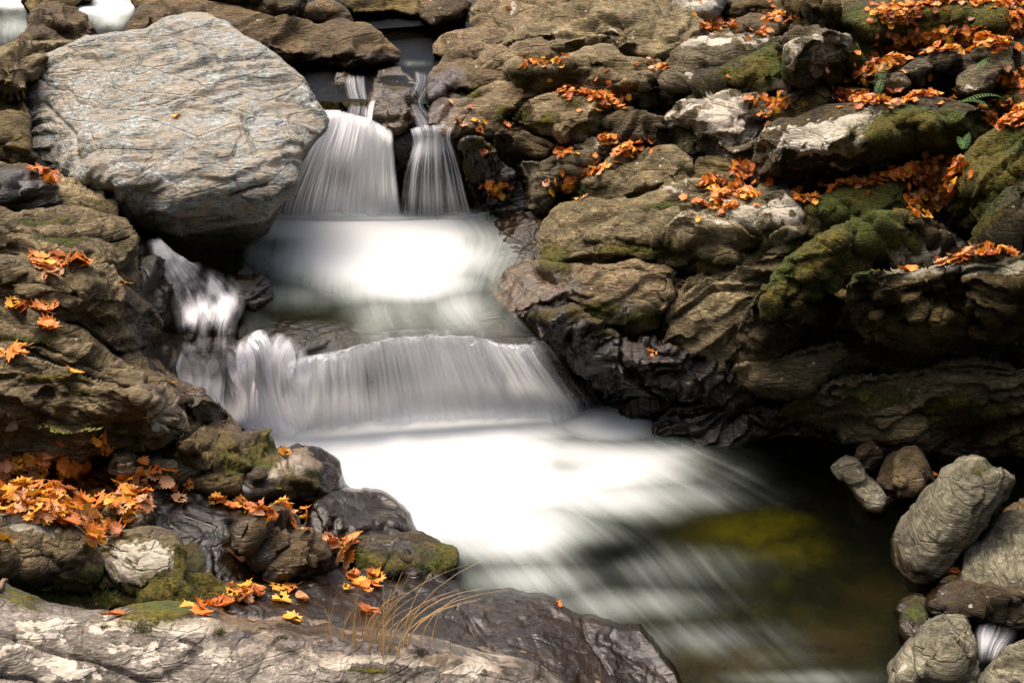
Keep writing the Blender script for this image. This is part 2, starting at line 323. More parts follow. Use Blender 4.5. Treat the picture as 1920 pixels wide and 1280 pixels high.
    h = s.math('ADD', h, s.math('MULTIPLY', s.mapr(cr, 0, .03), .30)); h = s.math('ADD', h, s.math('MULTIPLY', lm, .07))
    h = s.math('ADD', h, s.math('MULTIPLY', mm, s.math('MULTIPLY', s.noise(pos, 60, 4, .7), 1.1)))
    nb = s.bump(h, .075 * bumpk / scale ** .5, 1.0)
    s.l(s.mapr(wm, 0, 1, 1, .38), nb.node.inputs['Strength'])
    s.l(nb, b.inputs["Normal"]); s.l(b.outputs[0], s.out.inputs[0])
    return s.m

BED_R = (8, 15, 12); BED_L = (6, -20, -8)
M = {}
M['boulder'] = rock_mat("blue_grey_schist", [(0.109,0.101,0.092),(0.232,0.237,0.237),(0.328,0.358,0.372),(0.413,0.464,0.496),(0.267,0.237,0.200)], lichen=(.46,.42,.33), lich_base=.02, bed=(20, 10, 14), stretch=(1.3, 2.4, 7), patch=((.17,.135,.095),(.45,.40,.31)), bumpk=.85)
M['tan'] = rock_mat("tan_bedrock", [(0.067,0.046,0.024),(0.179,0.128,0.067),(0.262,0.197,0.111),(0.359,0.277,0.160),(0.239,0.194,0.116)], bed=BED_R, bumpk=1.0)
M['grey'] = rock_mat("grey_green_bedrock", [(0.057,0.044,0.022),(0.147,0.114,0.059),(0.221,0.178,0.093),(0.316,0.254,0.143),(0.190,0.181,0.113)], bed=BED_R)
M['brown'] = rock_mat("brown_rock", [(0.040,0.025,0.011),(0.097,0.065,0.028),(0.150,0.103,0.046),(0.202,0.144,0.066)], bed=BED_R)
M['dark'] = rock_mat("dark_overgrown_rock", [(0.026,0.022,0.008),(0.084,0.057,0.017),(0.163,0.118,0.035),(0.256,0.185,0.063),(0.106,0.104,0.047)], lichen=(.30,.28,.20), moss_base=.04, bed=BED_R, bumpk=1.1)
M['pale'] = rock_mat("pale_lichen_rock", [(0.048,0.038,0.018),(0.125,0.102,0.057),(0.194,0.162,0.095),(0.262,0.222,0.138)], lichen=(.60,.53,.43), lich_base=.04, bed=BED_R)
M['layer'] = rock_mat("layered_grey_rock", [(0.041,0.028,0.011),(0.123,0.091,0.043),(0.209,0.161,0.085),(0.337,0.269,0.155),(0.174,0.136,0.075)], bed=BED_L, stretch=(.9, 1.6, 12), bumpk=1.15)
M['mossy'] = rock_mat("mossy_rock", [(0.021,0.016,0.005),(0.061,0.045,0.016),(0.107,0.078,0.030),(0.162,0.122,0.053)], lichen=(.58,.53,.43), moss_base=.06, bed=BED_R)
M['wet'] = rock_mat("wet_dark_rock", [(0.018,0.012,0.004),(0.041,0.028,0.011),(0.068,0.047,0.020),(0.109,0.075,0.031)], bed=BED_L, stretch=(.6, 1.0, 12), wet_base=.35, bumpk=.5, swirl=.4)
M['wetr'] = rock_mat("wet_brown_rock", [(0.018,0.011,0.004),(0.041,0.024,0.008),(0.067,0.040,0.014),(0.095,0.058,0.021)], bed=BED_R, wet_base=.25, bumpk=.9)
M['front'] = rock_mat("foreground_lichen_rock", [(0.061,0.054,0.045),(0.149,0.132,0.117),(0.225,0.206,0.189),(0.300,0.272,0.248),(0.206,0.218,0.222)], lichen=(.56,.50,.41), lich_base=.02, bed=(0, -8, 4), stretch=(1, 1.5, 7), bumpk=.55, scale=1.9, swirl=.6)
M['block'] = rock_mat("streaked_block_stone", [(0.065,0.059,0.041),(0.122,0.113,0.081),(0.179,0.171,0.124),(0.229,0.219,0.165),(0.172,0.181,0.147)], bed=(0, 58, 0), stretch=(.6, 1.0, 9), bumpk=.55, swirl=.35)

def soil_mat():
    s = NT("leaf_strewn_soil"); pos = s.n("NewGeometry").outputs["Position"]
    n = s.noise(pos, 9, 9, .7); n2 = s.noise(pos, 45, 5, .7)
    c = s.ramp(n, [(.3, (.006, .005, .003)), (.5, (.02, .015, .009)), (.65, (.045, .03, .015)), (.8, (.08, .05, .02))])
    lm = s.mapr(s.vor(pos, 22), .28, .22); lm = s.math('MULTIPLY', lm, s.mapr(s.noise(pos, 1.7, 3), .52, .62))
    lm = s.math('MULTIPLY', lm, s.mapr(n2, .45, .5)); c = s.mix(lm, c, (.22, .07, .015))
    mm = s.mapr(s.math('ADD', s.noise(pos, 4, 7, .7), s.math('MULTIPLY', s.attr("moss"), .2)), .56, .62); c = s.mix(mm, c, (.03, .032, .007))
    bedc = s.ramp(s.math('ADD', s.math('MULTIPLY', s.noise(pos, 2.2, 6, .6), .6), s.math('MULTIPLY', s.vor(pos, 5), .5)), [(.3, (.11, .085, .015)), (.45, (.04, .045, .008)), (.62, (.010, .012, .004)), (.85, (.005, .005, .003))])
    c = s.mix(s.attr("bed"), c, bedc); c = s.mix(s.math('MULTIPLY', s.attr("algae"), s.mapr(s.noise(pos, 4, 5, .6), .3, .6, .5, 1)), c, (.85, .70, .02)); c = s.mix(s.attr("rust"), c, (.20, .12, .04))
    b = s.n("BsdfPrincipled"); s.l(c, b.inputs[0]); b.inputs["Roughness"].default_value = .75
    s.l(s.bump(s.math('ADD', n, s.math('MULTIPLY', n2, .4)), .09), b.inputs["Normal"]); s.l(b.outputs[0], s.out.inputs[0]); return s.m
M['soil'] = soil_mat()

# ------------------------------------------------------------------ rock builder
def densify(poly, step, amp, seed, sharp=.45):
    """jagged natural outline; returns points and, per segment, whether it faces the viewer's side (down)"""
    P = np.array(poly, float); n = len(P)
    area = .5 * sum(P[i][0] * P[(i + 1) % n][1] - P[(i + 1) % n][0] * P[i][1] for i in range(n))
    if area < 0: P = P[::-1]
    out = []; fr = []
    # Catmull-Rom through the traced points
    for i in range(n):
        p0, p1, p2, p3 = P[i - 1], P[i], P[(i + 1) % n], P[(i + 2) % n]
        L = np.linalg.norm(p2 - p1); m = max(1, int(L / step)); d = (p2 - p1) / (L + 1e-9)
        nx, ny = d[1], -d[0]                     # outward for clockwise-on-screen loops
        for k in range(m):
            t = k / m
            q = .5 * ((2 * p1) + (-p0 + p2) * t + (2 * p0 - 5 * p1 + 4 * p2 - p3) * t * t + (-p0 + 3 * p1 - 3 * p2 + p3) * t ** 3)
            q = q * (1 - sharp) + (p1 * (1 - t) + p2 * t) * sharp
            out.append(q); fr.append(ny)
    out = np.array(out); fr = np.array(fr)
    Q = np.stack([out[:, 0] / 30, out[:, 1] / 30, np.full(len(out), seed * 3.7)], -1)
    Q2 = Q.copy(); Q2[:, 2] += 50
    out = out + amp * np.stack([fbm(Q, 1, 3, seed), fbm(Q2, 1, 3, seed + 3)], -1) * 2
    Q3 = Q * np.array([.42, .42, 1]); Q3[:, 2] += 90; Q4 = Q3.copy(); Q4[:, 2] += 17; out = out + amp * 1.5 * np.stack([noise(*Q3.T, seed), noise(*Q4.T, seed)], -1)
    return out, fr

def seg_dist(U, V, A, B):
    shp = U.shape; u = U.ravel()[:, None]; v = V.ravel()[:, None]; best = np.full(len(u), 1e9); bx = np.zeros(len(u)); by = np.zeros(len(u))
    for c in range(0, len(A), 24):
        a = A[c:c + 24]; b = B[c:c + 24]; d = b - a; L = (d ** 2).sum(1) + 1e-9
        t = np.clip(((u - a[:, 0]) * d[:, 0] + (v - a[:, 1]) * d[:, 1]) / L, 0, 1)
        qx = a[:, 0] + t * d[:, 0]; qy = a[:, 1] + t * d[:, 1]; r = np.hypot(u - qx, v - qy); k = r.argmin(1); ar = np.arange(len(k))
        m = r[ar, k] < best; best = np.where(m, r[ar, k], best); bx = np.where(m, qx[ar, k], bx); by = np.where(m, qy[ar, k], by)
    return best.reshape(shp), bx.reshape(shp), by.reshape(shp)

def inside(U, V, P):
    c = np.zeros(U.shape, bool); n = len(P)
    for i in range(n):
        x1, y1 = P[i]; x2, y2 = P[(i + 1) % n]
        if y1 == y2: continue
        m = ((y1 > V) != (y2 > V)) & (U < (x2 - x1) * (V - y1) / (y2 - y1) + x1); c ^= m
    return c

def grid_normals(P):
    du = np.gradient(P, axis=1); dv = np.gradient(P, axis=0)
    n = np.cross(du, dv); n /= np.linalg.norm(n, axis=-1, keepdims=True) + 1e-12
    s = (n * (P - np.array([0, 0, CZ]))).sum(-1); n[s > 0] *= -1
    return n

ROCKN = [0]
def bedrot(bed):
    m = Matrix.Rotation(R(bed[2]), 3, 'Z') @ Matrix.Rotation(R(bed[1]), 3, 'Y') @ Matrix.Rotation(R(bed[0]), 3, 'X')
    return np.array(m)

def rock(poly, mat, label, wf=40, kf=.8, we=6, B=.045, grow=6, lift=0., hpts=None, hfun=None, amp=1., strata=1., blocky=.5, lump=1., bed=BED_R, thick=.5, step=2.5, jag=4.2, name="rock", cat="rock", group=None, edge_round=1., wet=None, dome=0., seed=None, sharp=.55, facet=1.):
    ROCKN[0] += 1; seed = seed or ROCKN[0] * 11
    O, fr = densify(poly, 7, jag, seed, sharp)
    if grow:
        tg = np.roll(O, -3, 0) - np.roll(O, 3, 0); tg /= np.linalg.norm(tg, axis=1)[:, None] + 1e-9
        O = O + grow * np.stack([tg[:, 1], -tg[:, 0]], -1)
    A, Bp = O, np.roll(O, -1, 0)
    u0, v0 = O.min(0) - 2 * step; u1, v1 = O.max(0) + 2 * step
    us = np.arange(u0, u1 + step, step); vs_ = np.arange(v0, v1 + step, step); U, V = np.meshgrid(us, vs_)
    d, bx, by = seg_dist(U, V, A, Bp); ins = inside(U, V, O)
    near = (~ins) & (d < step * 1.5)
    U = np.where(near, bx, U); V = np.where(near, by, V); d = np.where(ins, d, 0)
    frm = fr > .35
    df = seg_dist(U, V, A[frm], Bp[frm])[0] if frm.any() else np.full(U.shape, 1e3)
    fade = np.where(ins, 1, 0)
    df = np.where(ins, df, np.where(df < step, 0, df))
    # wobble the widths so creases are not parallel to the outline
    Q = np.stack([U / 60, V / 60, np.full(U.shape, seed * .77)], -1); wob = 1 + .75 * fbm(Q, 1, 3, seed)
    x = np.clip(df / (wf * wob), 0, 1); pf = 1 - (1 - x) ** 1.25
    xe = np.clip(d / (we * (1 + .4 * fbm(Q * 1.7, 1, 2, seed + 1))), 0, 1); pe = np.sqrt(np.clip(1 - (1 - xe) ** 2, 0, 1))
    if hpts is not None: base = TPS(hpts, 1e-4)(U, V) ; pf = pf * 0
    else: base = HT(U, V)
    Aamp = kf * .0033 * wf
    h = base + lift + Aamp * pf
    if dome: h = h + dome * np.clip(d / (d.max() + 1e-6), 0, 1) ** .7
    h = np.minimum(h, 4.2)
    Pw = at_z(U, V, h)
    dirs = rays(U, V); dirs /= np.linalg.norm(dirs, axis=-1, keepdims=True)
    Pw = Pw + dirs * (B * (1 - pe))[..., None]
    # carved joints
    g = np.zeros(U.shape)
    for (pl, wd, dep) in CRACKS:
        pl = np.array(pl, float)
        if pl[:, 0].max() < u0 - 10 or pl[:, 0].min() > u1 + 10 or pl[:, 1].max() < v0 - 10 or pl[:, 1].min() > v1 + 10: continue
        wv = 5 * fbm(np.stack([U / 25, V / 25, 0 * U + seed], -1), 1, 3, 5)
        dd = seg_dist(U + wv, V + wv[::1], pl[:-1], pl[1:])[0]
        g = np.maximum(g, dep * np.exp(-(dd / wd) ** 2)); g = np.maximum(g, dep * .3 * np.exp(-(dd / (wd * 3.5)) ** 2))
    N = grid_normals(Pw)
    dist = np.linalg.norm(Pw - np.array([0, 0, CZ]), axis=-1); sc = 1.
    Rm = bedrot(bed); q = Pw @ Rm.T
    wq = q + .16 * np.stack([fbm(Pw, 1.6, 3, 71), fbm(Pw, 1.6, 3, 81), fbm(Pw, 1.6, 3, 91)], -1)
    D = lump * .05 * fbm(Pw, 1.7, 3, 31 + seed % 7) + lump * .02 * fbm(Pw, 6, 3, 12)
    # broad planar faces meeting in sharp arrises
    ok = ins if ins.any() else np.ones(ins.shape, bool); cc = Pw[ok].mean(0); sz = min(1.6, float(np.ptp(Pw[ok], axis=0).max())); rr = np.random.default_rng(seed + 5)
    Pf = Pw + .05 * np.stack([fbm(Pw, 2.5, 3, 61), fbm(Pw, 2.5, 3, 62), fbm(Pw, 2.5, 3, 63)], -1); fc = np.full(U.shape, 9.)
    for _k in range(7):
        nk = rr.normal(size=3); nk /= np.linalg.norm(nk); fc = np.minimum(fc, sz * rr.uniform(.02, .10) + ((Pf - cc) @ nk) * rr.uniform(.25, .6))
    D = D + facet * .5 * np.clip(fc, -.07 * sz, .1 * sz)
    t1 = wq[..., 2] * 3.1 + .55 * fbm(Pw, .9, 3, 57); f1 = t1 - np.floor(t1); D = D + strata * .10 * (sstep(.0, .10, f1) - f1) * sstep(-.3, .1, fbm(Pw, .8, 2, 78))
    st = fbm(wq, 3.0, 4, 41, .55, (.45, .6, 3.2)); D = D + strata * .05 * st
    # stepped ledges along the bedding
    led = wq[..., 2] * 7.5 + .9 * fbm(Pw, 2.2, 3, 55); fl = led - np.floor(led); D = D + strata * .075 * (sstep(.0, .14, fl) - fl) * sstep(-.1, .25, fbm(Pw, 1.3, 2, 77))
    D = D + strata * .012 * ridged(wq, 9, 3, 43, .55, (.5, .7, 3.))
    if blocky:
        d1, d2, val, cv = cells(wq * np.array([1, 1, 1.5]) + 3, 1.25, 61)
        tilt = (cv * (np.stack([_hv(val, 1), _hv(val, 2), _hv(val, 3)], -1) - .5)).sum(-1)
        D = D + blocky * (.12 * tilt + .03 * (val - .5)) - blocky * .03 * np.exp(-((d2 - d1) / .04) ** 2)
        d1, d2, val, cv = cells(wq * np.array([1, 1, 1.7]), 2.6, 21)
        tilt = (cv * (np.stack([_hv(val, 1), _hv(val, 2), _hv(val, 3)], -1) - .5)).sum(-1)
        D = D + blocky * (.07 * tilt + .03 * (val - .5)) - blocky * .02 * np.exp(-((d2 - d1) / .05) ** 2)
        d1, d2, val, cv = cells(wq * np.array([1, 1, 2.]) + 9, 7, 29)
        tilt = (cv * (np.stack([_hv(val, 1), _hv(val, 2), _hv(val, 3)], -1) - .5)).sum(-1)
        D = D + blocky * (.02 * tilt) - blocky * .010 * np.exp(-((d2 - d1) / .06) ** 2)
    mo = blobs(MOSS, U, V); mz = sstep(.30, .55, mo * .75 + .35 * fbm(Pw, 5, 3, 88)); D = D * (1 - .5 * mz) + mz * (.018 + .012 * fbm(Pw, 28, 2, 89))
    D = D + .006 * fbm(Pw, 24, 3, 19)
    D = D * amp * (.35 + .65 * np.clip(d / 16, 0, 1))
    Pw = Pw + N * (D - g * np.where(ins, 1, .3))[..., None]
    keep = ins | near
    q0 = keep[:-1, :-1] & keep[1:, :-1] & keep[:-1, 1:] & keep[1:, 1:]
    q0 &= (ins[:-1, :-1] | ins[1:, :-1] | ins[:-1, 1:] | ins[1:, 1:])
    ii, jj = np.nonzero(q0); nc = U.shape[1]
    fa = np.stack([ii * nc + jj, (ii + 1) * nc + jj, (ii + 1) * nc + jj + 1, ii * nc + jj + 1], -1)
    used = np.unique(fa); remap = -np.ones(U.size, int); remap[used] = np.arange(len(used)); fa = remap[fa]
    Vv = Pw.reshape(-1, 3)[used]; uu = U.ravel()[used]; vv = V.ravel()[used]
    pu, pv, pf_ = to_px(Vv); splat(pu, pv, pf_)
    # the hidden back and underside: rings swept round behind, closed at the end
    e = np.concatenate([fa[:, [0, 1]], fa[:, [1, 2]], fa[:, [2, 3]], fa[:, [3, 0]]])
    key = np.sort(e, 1); _, inv, cnt = np.unique(key[:, 0] * 10 ** 7 + key[:, 1], return_inverse=True, return_counts=True)
    be = e[cnt[inv] == 1]; bv = np.unique(be); bm = -np.ones(len(Vv), int); bm[bv] = np.arange(len(bv))
    ring = Vv[bv]; cen = ring.mean(0); dr = ring - np.array([0, 0, CZ]); dr /= np.linalg.norm(dr, axis=1)[:, None]
    hd = dr.copy(); hd[:, 2] = 0; hd /= np.linalg.norm(hd, axis=1)[:, None]
    allV = [Vv]; allF = [fa]; base_i = len(Vv); prev = bv; au = [uu]; av = [vv]
    for k_, (aw, dn, sh) in enumerate(((.12, .02, .0), (.35, .12, .06), (.6, .45, .2), (.6, 1.0, .45), (.3, 1.3, .9))):
        nr = ring + dr * (thick * aw * .4)[..., None] if False else ring + hd * thick * aw * .8 + dr * thick * .12
        nr = nr + (cen - ring) * np.array([sh, sh, sh * .6]); nr[:, 2] -= thick * dn
        allV.append(nr); idx = base_i + np.arange(len(bv)); au.append(uu[bv]); av.append(vv[bv])
        a_, b_ = be[:, 0], be[:, 1]
        pa = a_ if k_ == 0 else prev[bm[a_]]; pb = b_ if k_ == 0 else prev[bm[b_]]
        allF.append(np.stack([pb, pa, idx[bm[a_]], idx[bm[b_]]], -1)); prev = idx; base_i += len(bv)
    allV = np.concatenate(allV); allF = np.concatenate(allF); au = np.concatenate(au); av = np.concatenate(av)
    wt = blobs(WETB, au, av); wt = np.maximum(wt, 1 - sstep(.02, .13, allV[:, 2]))
    if wet is not None: wt = wt * wet
    o = mesh_obj(name, allV, allF, M[mat], attrs=dict(moss=blobs(MOSS, au, av), lich=blobs(LICH, au, av), wet=wt))
    if label: tag(o, label, cat, group)
    return o
def _hv(val, k):
    x = np.sin(val * 917.3 * k + k * 1.7) * 4375.5; return x - np.floor(x)

# ------------------------------------------------------------------ ground below and around
us = np.arange(-380, 2300, 8); vs_ = np.arange(-200, 1480, 8); U, V = np.meshgrid(us, vs_)
hh = HT(U, np.clip(V, -40, 1330)) - .16 - .05 * sstep(1330, 1480, V)
wat = blobs([(700,480,270,90,1),(750,600,300,60,.6),(1000,900,420,90,1),(1250,1020,420,200,1),(1550,1050,380,230,1),(1000,980,300,120,1),(1400,1250,300,100,1),(1800,1250,200,100,1),(740,100,130,40,.9),(120,40,200,45,.8),(450,470,80,50,1)], U, V)
hh = hh - .44 * wat - .04
Pw = at_z(U, V, np.minimum(hh, 4.0)); Nn = grid_normals(Pw); Pw = Pw + Nn * (.10 * fbm(Pw, 2.2, 4, 3) + .05 * ridged(Pw, 5, 3, 9))[..., None]
nr, nc = U.shape; idx = np.arange(nr * nc).reshape(nr, nc)
fa = np.stack([idx[:-1, :-1], idx[1:, :-1], idx[1:, 1:], idx[:-1, 1:]], -1).reshape(-1, 4)
pu, pv, pf_ = to_px(Pw.reshape(-1, 3))
for dx in (0, 3, 6):
    for dy in (0, 3, 6): splat(pu + dx, pv + dy, pf_)
g = mesh_obj("ground", Pw.reshape(-1, 3), fa, M['soil'], attrs=dict(moss=blobs(MOSS, U.ravel(), V.ravel()), bed=np.clip(wat.ravel() * 1.6, 0, 1), algae=blobs([(1390,985,110,26,1),(1480,1040,120,24,.35),(1330,1010,90,30,.4),(1120,880,60,20,.3)], U.ravel(), V.ravel()), rust=blobs([(1350,1240,130,40,.8),(1560,1200,90,40,.5),(1650,1110,60,30,.6),(1620,920,50,30,.4)], U.ravel(), V.ravel())))
tag(g, kind='structure')

def skyblock_hills():  # unseen outer slopes, raised at sides and rear to block low sky light
    xs = np.concatenate([-np.geomspace(160, 9, 22), np.linspace(-8, 8, 9), np.geomspace(9, 160, 22)]); ys = np.concatenate([-np.geomspace(120, 3, 18), np.linspace(0, 16, 14), np.geomspace(17, 260, 26)])
    X, Y = np.meshgrid(xs, ys)
    side = np.maximum(np.abs(X + .12 * Y * 0) - 6.5, 0)
    Z = -1.2 + .30 * np.clip(Y - 13.5, 0, 400) * .35 + side * .95 - .0020 * side ** 2 + .75 * np.clip(-Y - 5, 0, 60)
    Z = np.minimum(Z, 45) ; Pn = np.stack([X, Y, Z], -1); Z = Z + np.minimum(.12 * side, 1.5) * fbm(Pn, .25, 4, 8)
    Z = np.where((Y > 5) & (Y < 15) & (np.abs(X) < 7), np.minimum(Z, -1.0), Z)
    V_ = np.stack([X, Y, Z], -1).reshape(-1, 3); r, c = X.shape; i = np.arange(r * c).reshape(r, c)
    f = np.stack([i[:-1, :-1], i[:-1, 1:], i[1:, 1:], i[1:, :-1]], -1).reshape(-1, 4)
    o = mesh_obj("skyblock_hills", V_, f, M['soil'], attrs=dict(moss=np.ones(len(V_)) * .6)); tag(o, kind='structure')
skyblock_hills()

# ------------------------------------------------------------------ the rocks
RK = rock
# the great pale boulder
BO = [(38,138),(60,120),(85,105),(160,72),(220,62),(270,60),(305,38),(350,27),(385,28),(425,45),(455,68),(490,85),(530,115),(565,150),(590,185),(612,215),(615,240),(600,258),(580,275),(562,295),(560,350),(552,365),(520,385),(500,408),(470,412),(430,420),(390,430),(340,440),(300,438),(260,425),(225,405),(190,375),(160,350),(140,340),(110,320),(75,315),(55,300),(45,275),(40,240),(42,200),(35,165)]
RK(BO, 'boulder', "largest boulder of all, pale blue-grey and tan, perched above the left side of the falls", hpts=[
 (38,138,2.12),(85,105,2.25),(160,72,2.38),(270,58,2.45),(350,27,2.55),(425,45,2.52),(490,85,2.42),(565,150,2.22),(612,215,2.02),
 (80,160,2.08),(130,245,1.92),(150,300,1.84),(150,330,1.80),(230,372,1.72),(280,358,1.74),(340,376,1.70),(396,370,1.70),(464,356,1.74),(500,340,1.78),(545,315,1.80),(560,250,1.95),
 (300,250,2.0),(300,150,2.24),(450,200,2.1),(200,180,2.12),(45,230,1.80),(60,295,1.62),(110,318,1.62),(140,338,1.66),(190,375,1.56),(225,405,1.47),(300,438,1.36),(340,440,1.35),(390,430,1.38),(430,420,1.42),(470,412,1.46),(500,408,1.48),(520,385,1.58),(560,350,1.66),(562,295,1.82),(600,258,1.88)],
 amp=.75, strata=.5, blocky=.5, lump=.5, bed=(20,10,14), B=.14, we=10, thick=1.1, step=2.5, jag=2, grow=2, sharp=.85, facet=.18)
# continuous bedrock that the separate rock masses grow out of
for _pl, _m, _b in (([(835,150),(900,60),(960,-40),(1960,-40),(1960,835),(1650,835),(1480,812),(1250,815),(1160,770),(1090,680),(1000,605),(950,560),(1010,420),(910,385),(880,300)], 'grey', BED_R), ([(-40,330),(90,345),(230,430),(262,560),(285,640),(330,715),(430,810),(480,870),(380,890),(200,850),(-40,870)], 'layer', BED_L)):
    _o = RK(_pl, _m, None, wf=20, kf=0, lift=-.06, strata=1.2, blocky=.7, facet=0, bed=_b, step=4, thick=.6, name="bedrock"); tag(_o, kind='structure')
# upstream rocks
RK([(243,45),(262,15),(300,5),(340,2),(400,8),(450,20),(490,32),(530,42),(575,50),(640,47),(690,52),(715,75),(745,100),(742,112),(700,118),(650,122),(600,118),(560,125),(480,115),(420,90),(350,80),(300,80),(250,70)], 'brown', "long low brown rock lying behind the great pale boulder", wf=45, kf=.8, thick=.7, blocky=.3)
RK([(370,-30),(560,-30),(568,10),(566,32),(540,40),(500,32),(450,18),(400,8),(370,0)], 'mossy', "smooth olive boulder cut by the top edge, beyond the long brown rock", wf=50, kf=.9, lift=.05, blocky=.1, strata=.3, facet=.15)
RK([(566,42),(576,22),(600,5),(615,0),(640,12),(650,30),(655,48),(620,54),(590,52)], 'brown', "small peaked brown boulder beside the long brown rock", wf=40, kf=.9, lift=.04, blocky=.2, strata=.3)
RK([(40,-30),(160,-30),(165,-2),(130,8),(90,10),(60,12),(48,0)], 'dark', "dark rock in the white water at the upper left corner", wf=25, lift=.05)
RK([(252,5),(258,-30),(380,-30),(340,-5),(300,2),(262,14)], 'dark', "black mossy rock at the top behind the long brown rock", wf=30, lift=.05)
RK([(785,-20),(830,-20),(872,15),(862,35),(815,40),(790,25)], 'brown', "small ragged brown rock at the mouth of the dark upstream hollow", wf=30)
RK([(640,-40),(800,-40),(796,10),(770,22),(720,18),(660,25),(640,5)], 'dark', "black rock overhanging the upstream pool", wf=20, kf=.6, lift=-.02)
RK([(885,38),(890,18),(930,-12),(1000,-25),(1085,-15),(1060,30),(1020,45),(990,60),(960,70),(935,60),(900,58)], 'tan', "tan outcrop with a curled lip at the head of the right bank", wf=26, kf=.8)
RK([(815,97),(828,74),(858,62),(895,52),(925,60),(945,72),(925,92),(900,104),(875,108),(848,106)], 'tan', "jagged tan rock jutting into the upstream pool", wf=30, kf=.85)
RK([(930,88),(1000,42),(1040,18),(1080,2),(1150,-25),(1230,-25),(1295,20),(1318,60),(1330,100),(1290,128),(1240,132),(1190,115),(1150,95),(1110,90),(1060,98),(1020,84),(985,82)], 'grey', "broad whaleback of grey bedrock topping the right bank", wf=35, kf=.6, dome=.10, blocky=.6, lump=1.5)
RK([(895,131),(909,101),(932,87),(962,67),(993,67),(1026,80),(1060,94),(1055,116),(1010,123),(972,120),(955,133),(925,137)], 'tan', "rippled tan ridge just below the grey whaleback", wf=26, kf=.8)
RK([(948,134),(972,117),(1010,125),(1036,128),(1070,104),(1110,92),(1144,94),(1174,114),(1211,121),(1262,126),(1250,161),(1231,190),(1208,204),(1184,193),(1144,183),(1110,177),(1077,167),(1043,160),(1010,158),(993,150),(972,153)], 'grey', "grey ridge curled like a wave above a line of orange leaves", wf=52, kf=.9, dome=.04)
RK([(808,161),(818,135),(842,104),(875,104),(895,131),(925,136),(959,138),(976,153),(945,160),(915,160),(893,174),(868,165),(842,175),(812,190)], 'brown', "damp brown ledge sloping to the upstream pool", wf=18, kf=.6)
RK([(805,215),(815,189),(842,175),(889,175),(922,158),(976,153),(1010,161),(1048,176),(1016,183),(983,193),(964,217),(945,217),(937,232),(952,244),(932,262),(902,258),(868,252),(842,262),(815,245)], 'tan', "flat tan slab dotted with single leaves, right of the upper falls", wf=16, kf=.6, strata=.5, blocky=.25, lump=.6)
RK([(956,237),(969,215),(989,191),(1026,180),(1077,176),(1127,185),(1158,202),(1148,230),(1124,257),(1087,283),(1050,279),(1010,269),(976,253)], 'tan', "domed tan rock with a dark mossy front and a crack on its left", wf=58, kf=.85, strata=.4, blocky=.3)
RK([(927,288),(930,255),(952,248),(983,255),(1013,268),(1053,279),(1090,279),(1060,298),(1020,316),(976,312),(956,318),(936,305)], 'brown', "brown block wedged under the domed tan rock", wf=40, kf=.8)
RK([(955,329),(976,307),(1010,309),(1043,294),(1093,267),(1127,263),(1164,267),(1174,286),(1148,298),(1129,314),(1106,326),(1072,343),(1047,367),(1030,390),(993,392),(972,366)], 'pale', "knobbly lichen-crusted rock leading down to the mid pool", wf=40, kf=.8, blocky=1.0, lump=1.5, jag=3)
RK([(1118,262),(1124,240),(1154,216),(1184,208),(1215,222),(1250,232),(1262,262),(1245,283),(1208,283),(1177,271),(1144,267)], 'mossy', "knobbly mossy rock above a pocket of leaves", wf=36, kf=.9, blocky=1.0, lump=1.4)
RK([(1088,358),(1110,331),(1144,307),(1177,290),(1211,280),(1265,278),(1290,309),(1295,345),(1250,362),(1211,394),(1177,390),(1144,377),(1110,377)], 'grey', "wrinkled grey bedrock hump between two leaf pockets", wf=40, kf=.7)
# the broad shore slabs on the right
RK([(1008,455),(1018,415),(1050,390),(1100,374),(1160,384),(1200,373),(1240,352),(1300,343),(1350,368),(1400,373),(1440,388),(1452,420),(1425,470),(1385,508),(1320,518),(1280,514),(1240,502),(1160,494),(1090,500),(1040,514),(1012,495)], 'grey', "wide lichen-spotted grey slab beside the mid pool", wf=60, kf=0.56, dome=.05)
RK([(925,535),(950,505),(1010,496),(1090,500),(1180,496),(1262,510),(1278,540),(1262,580),(1237,622),(1200,644),(1160,640),(1120,606),(1080,588),(1000,582),(960,598),(940,570)], 'tan', "tan slab with a rippled crest and wet left end beside the apron falls", wf=46, kf=0.60, strata=.7)
RK([(1278,522),(1330,520),(1390,505),(1430,458),(1480,430),(1540,436),(1505,480),(1460,530),(1430,580),(1405,640),(1390,685),(1340,700),(1290,680),(1236,648),(1245,600),(1275,560)], 'grey', "sloping grey slab between the tan shore slab and the mossy mound", wf=50, kf=0.45)
RK([(975,595),(1010,585),(1080,585),(1130,612),(1180,645),(1245,645),(1300,672),(1318,720),(1275,755),(1235,778),(1160,785),(1122,745),(1085,690),(1045,645)], 'wetr', "glistening wet rock face right of the lower falls", wf=60, kf=0.52, blocky=1.2, amp=1.3)
RK([(1225,795),(1275,765),(1340,745),(1385,730),(1425,755),(1490,775),(1455,805),(1380,826),(1300,832),(1235,826)], 'wetr', "low wet ledge at the waterline right of the lower falls", wf=30, kf=0.52, blocky=.8)
RK([(1300,690),(1345,680),(1400,700),(1420,745),(1390,760),(1340,765),(1290,770),(1270,750),(1310,722)], 'wetr', "wet broken rock behind the low waterline ledge", wf=30, kf=0.60, blocky=1.)
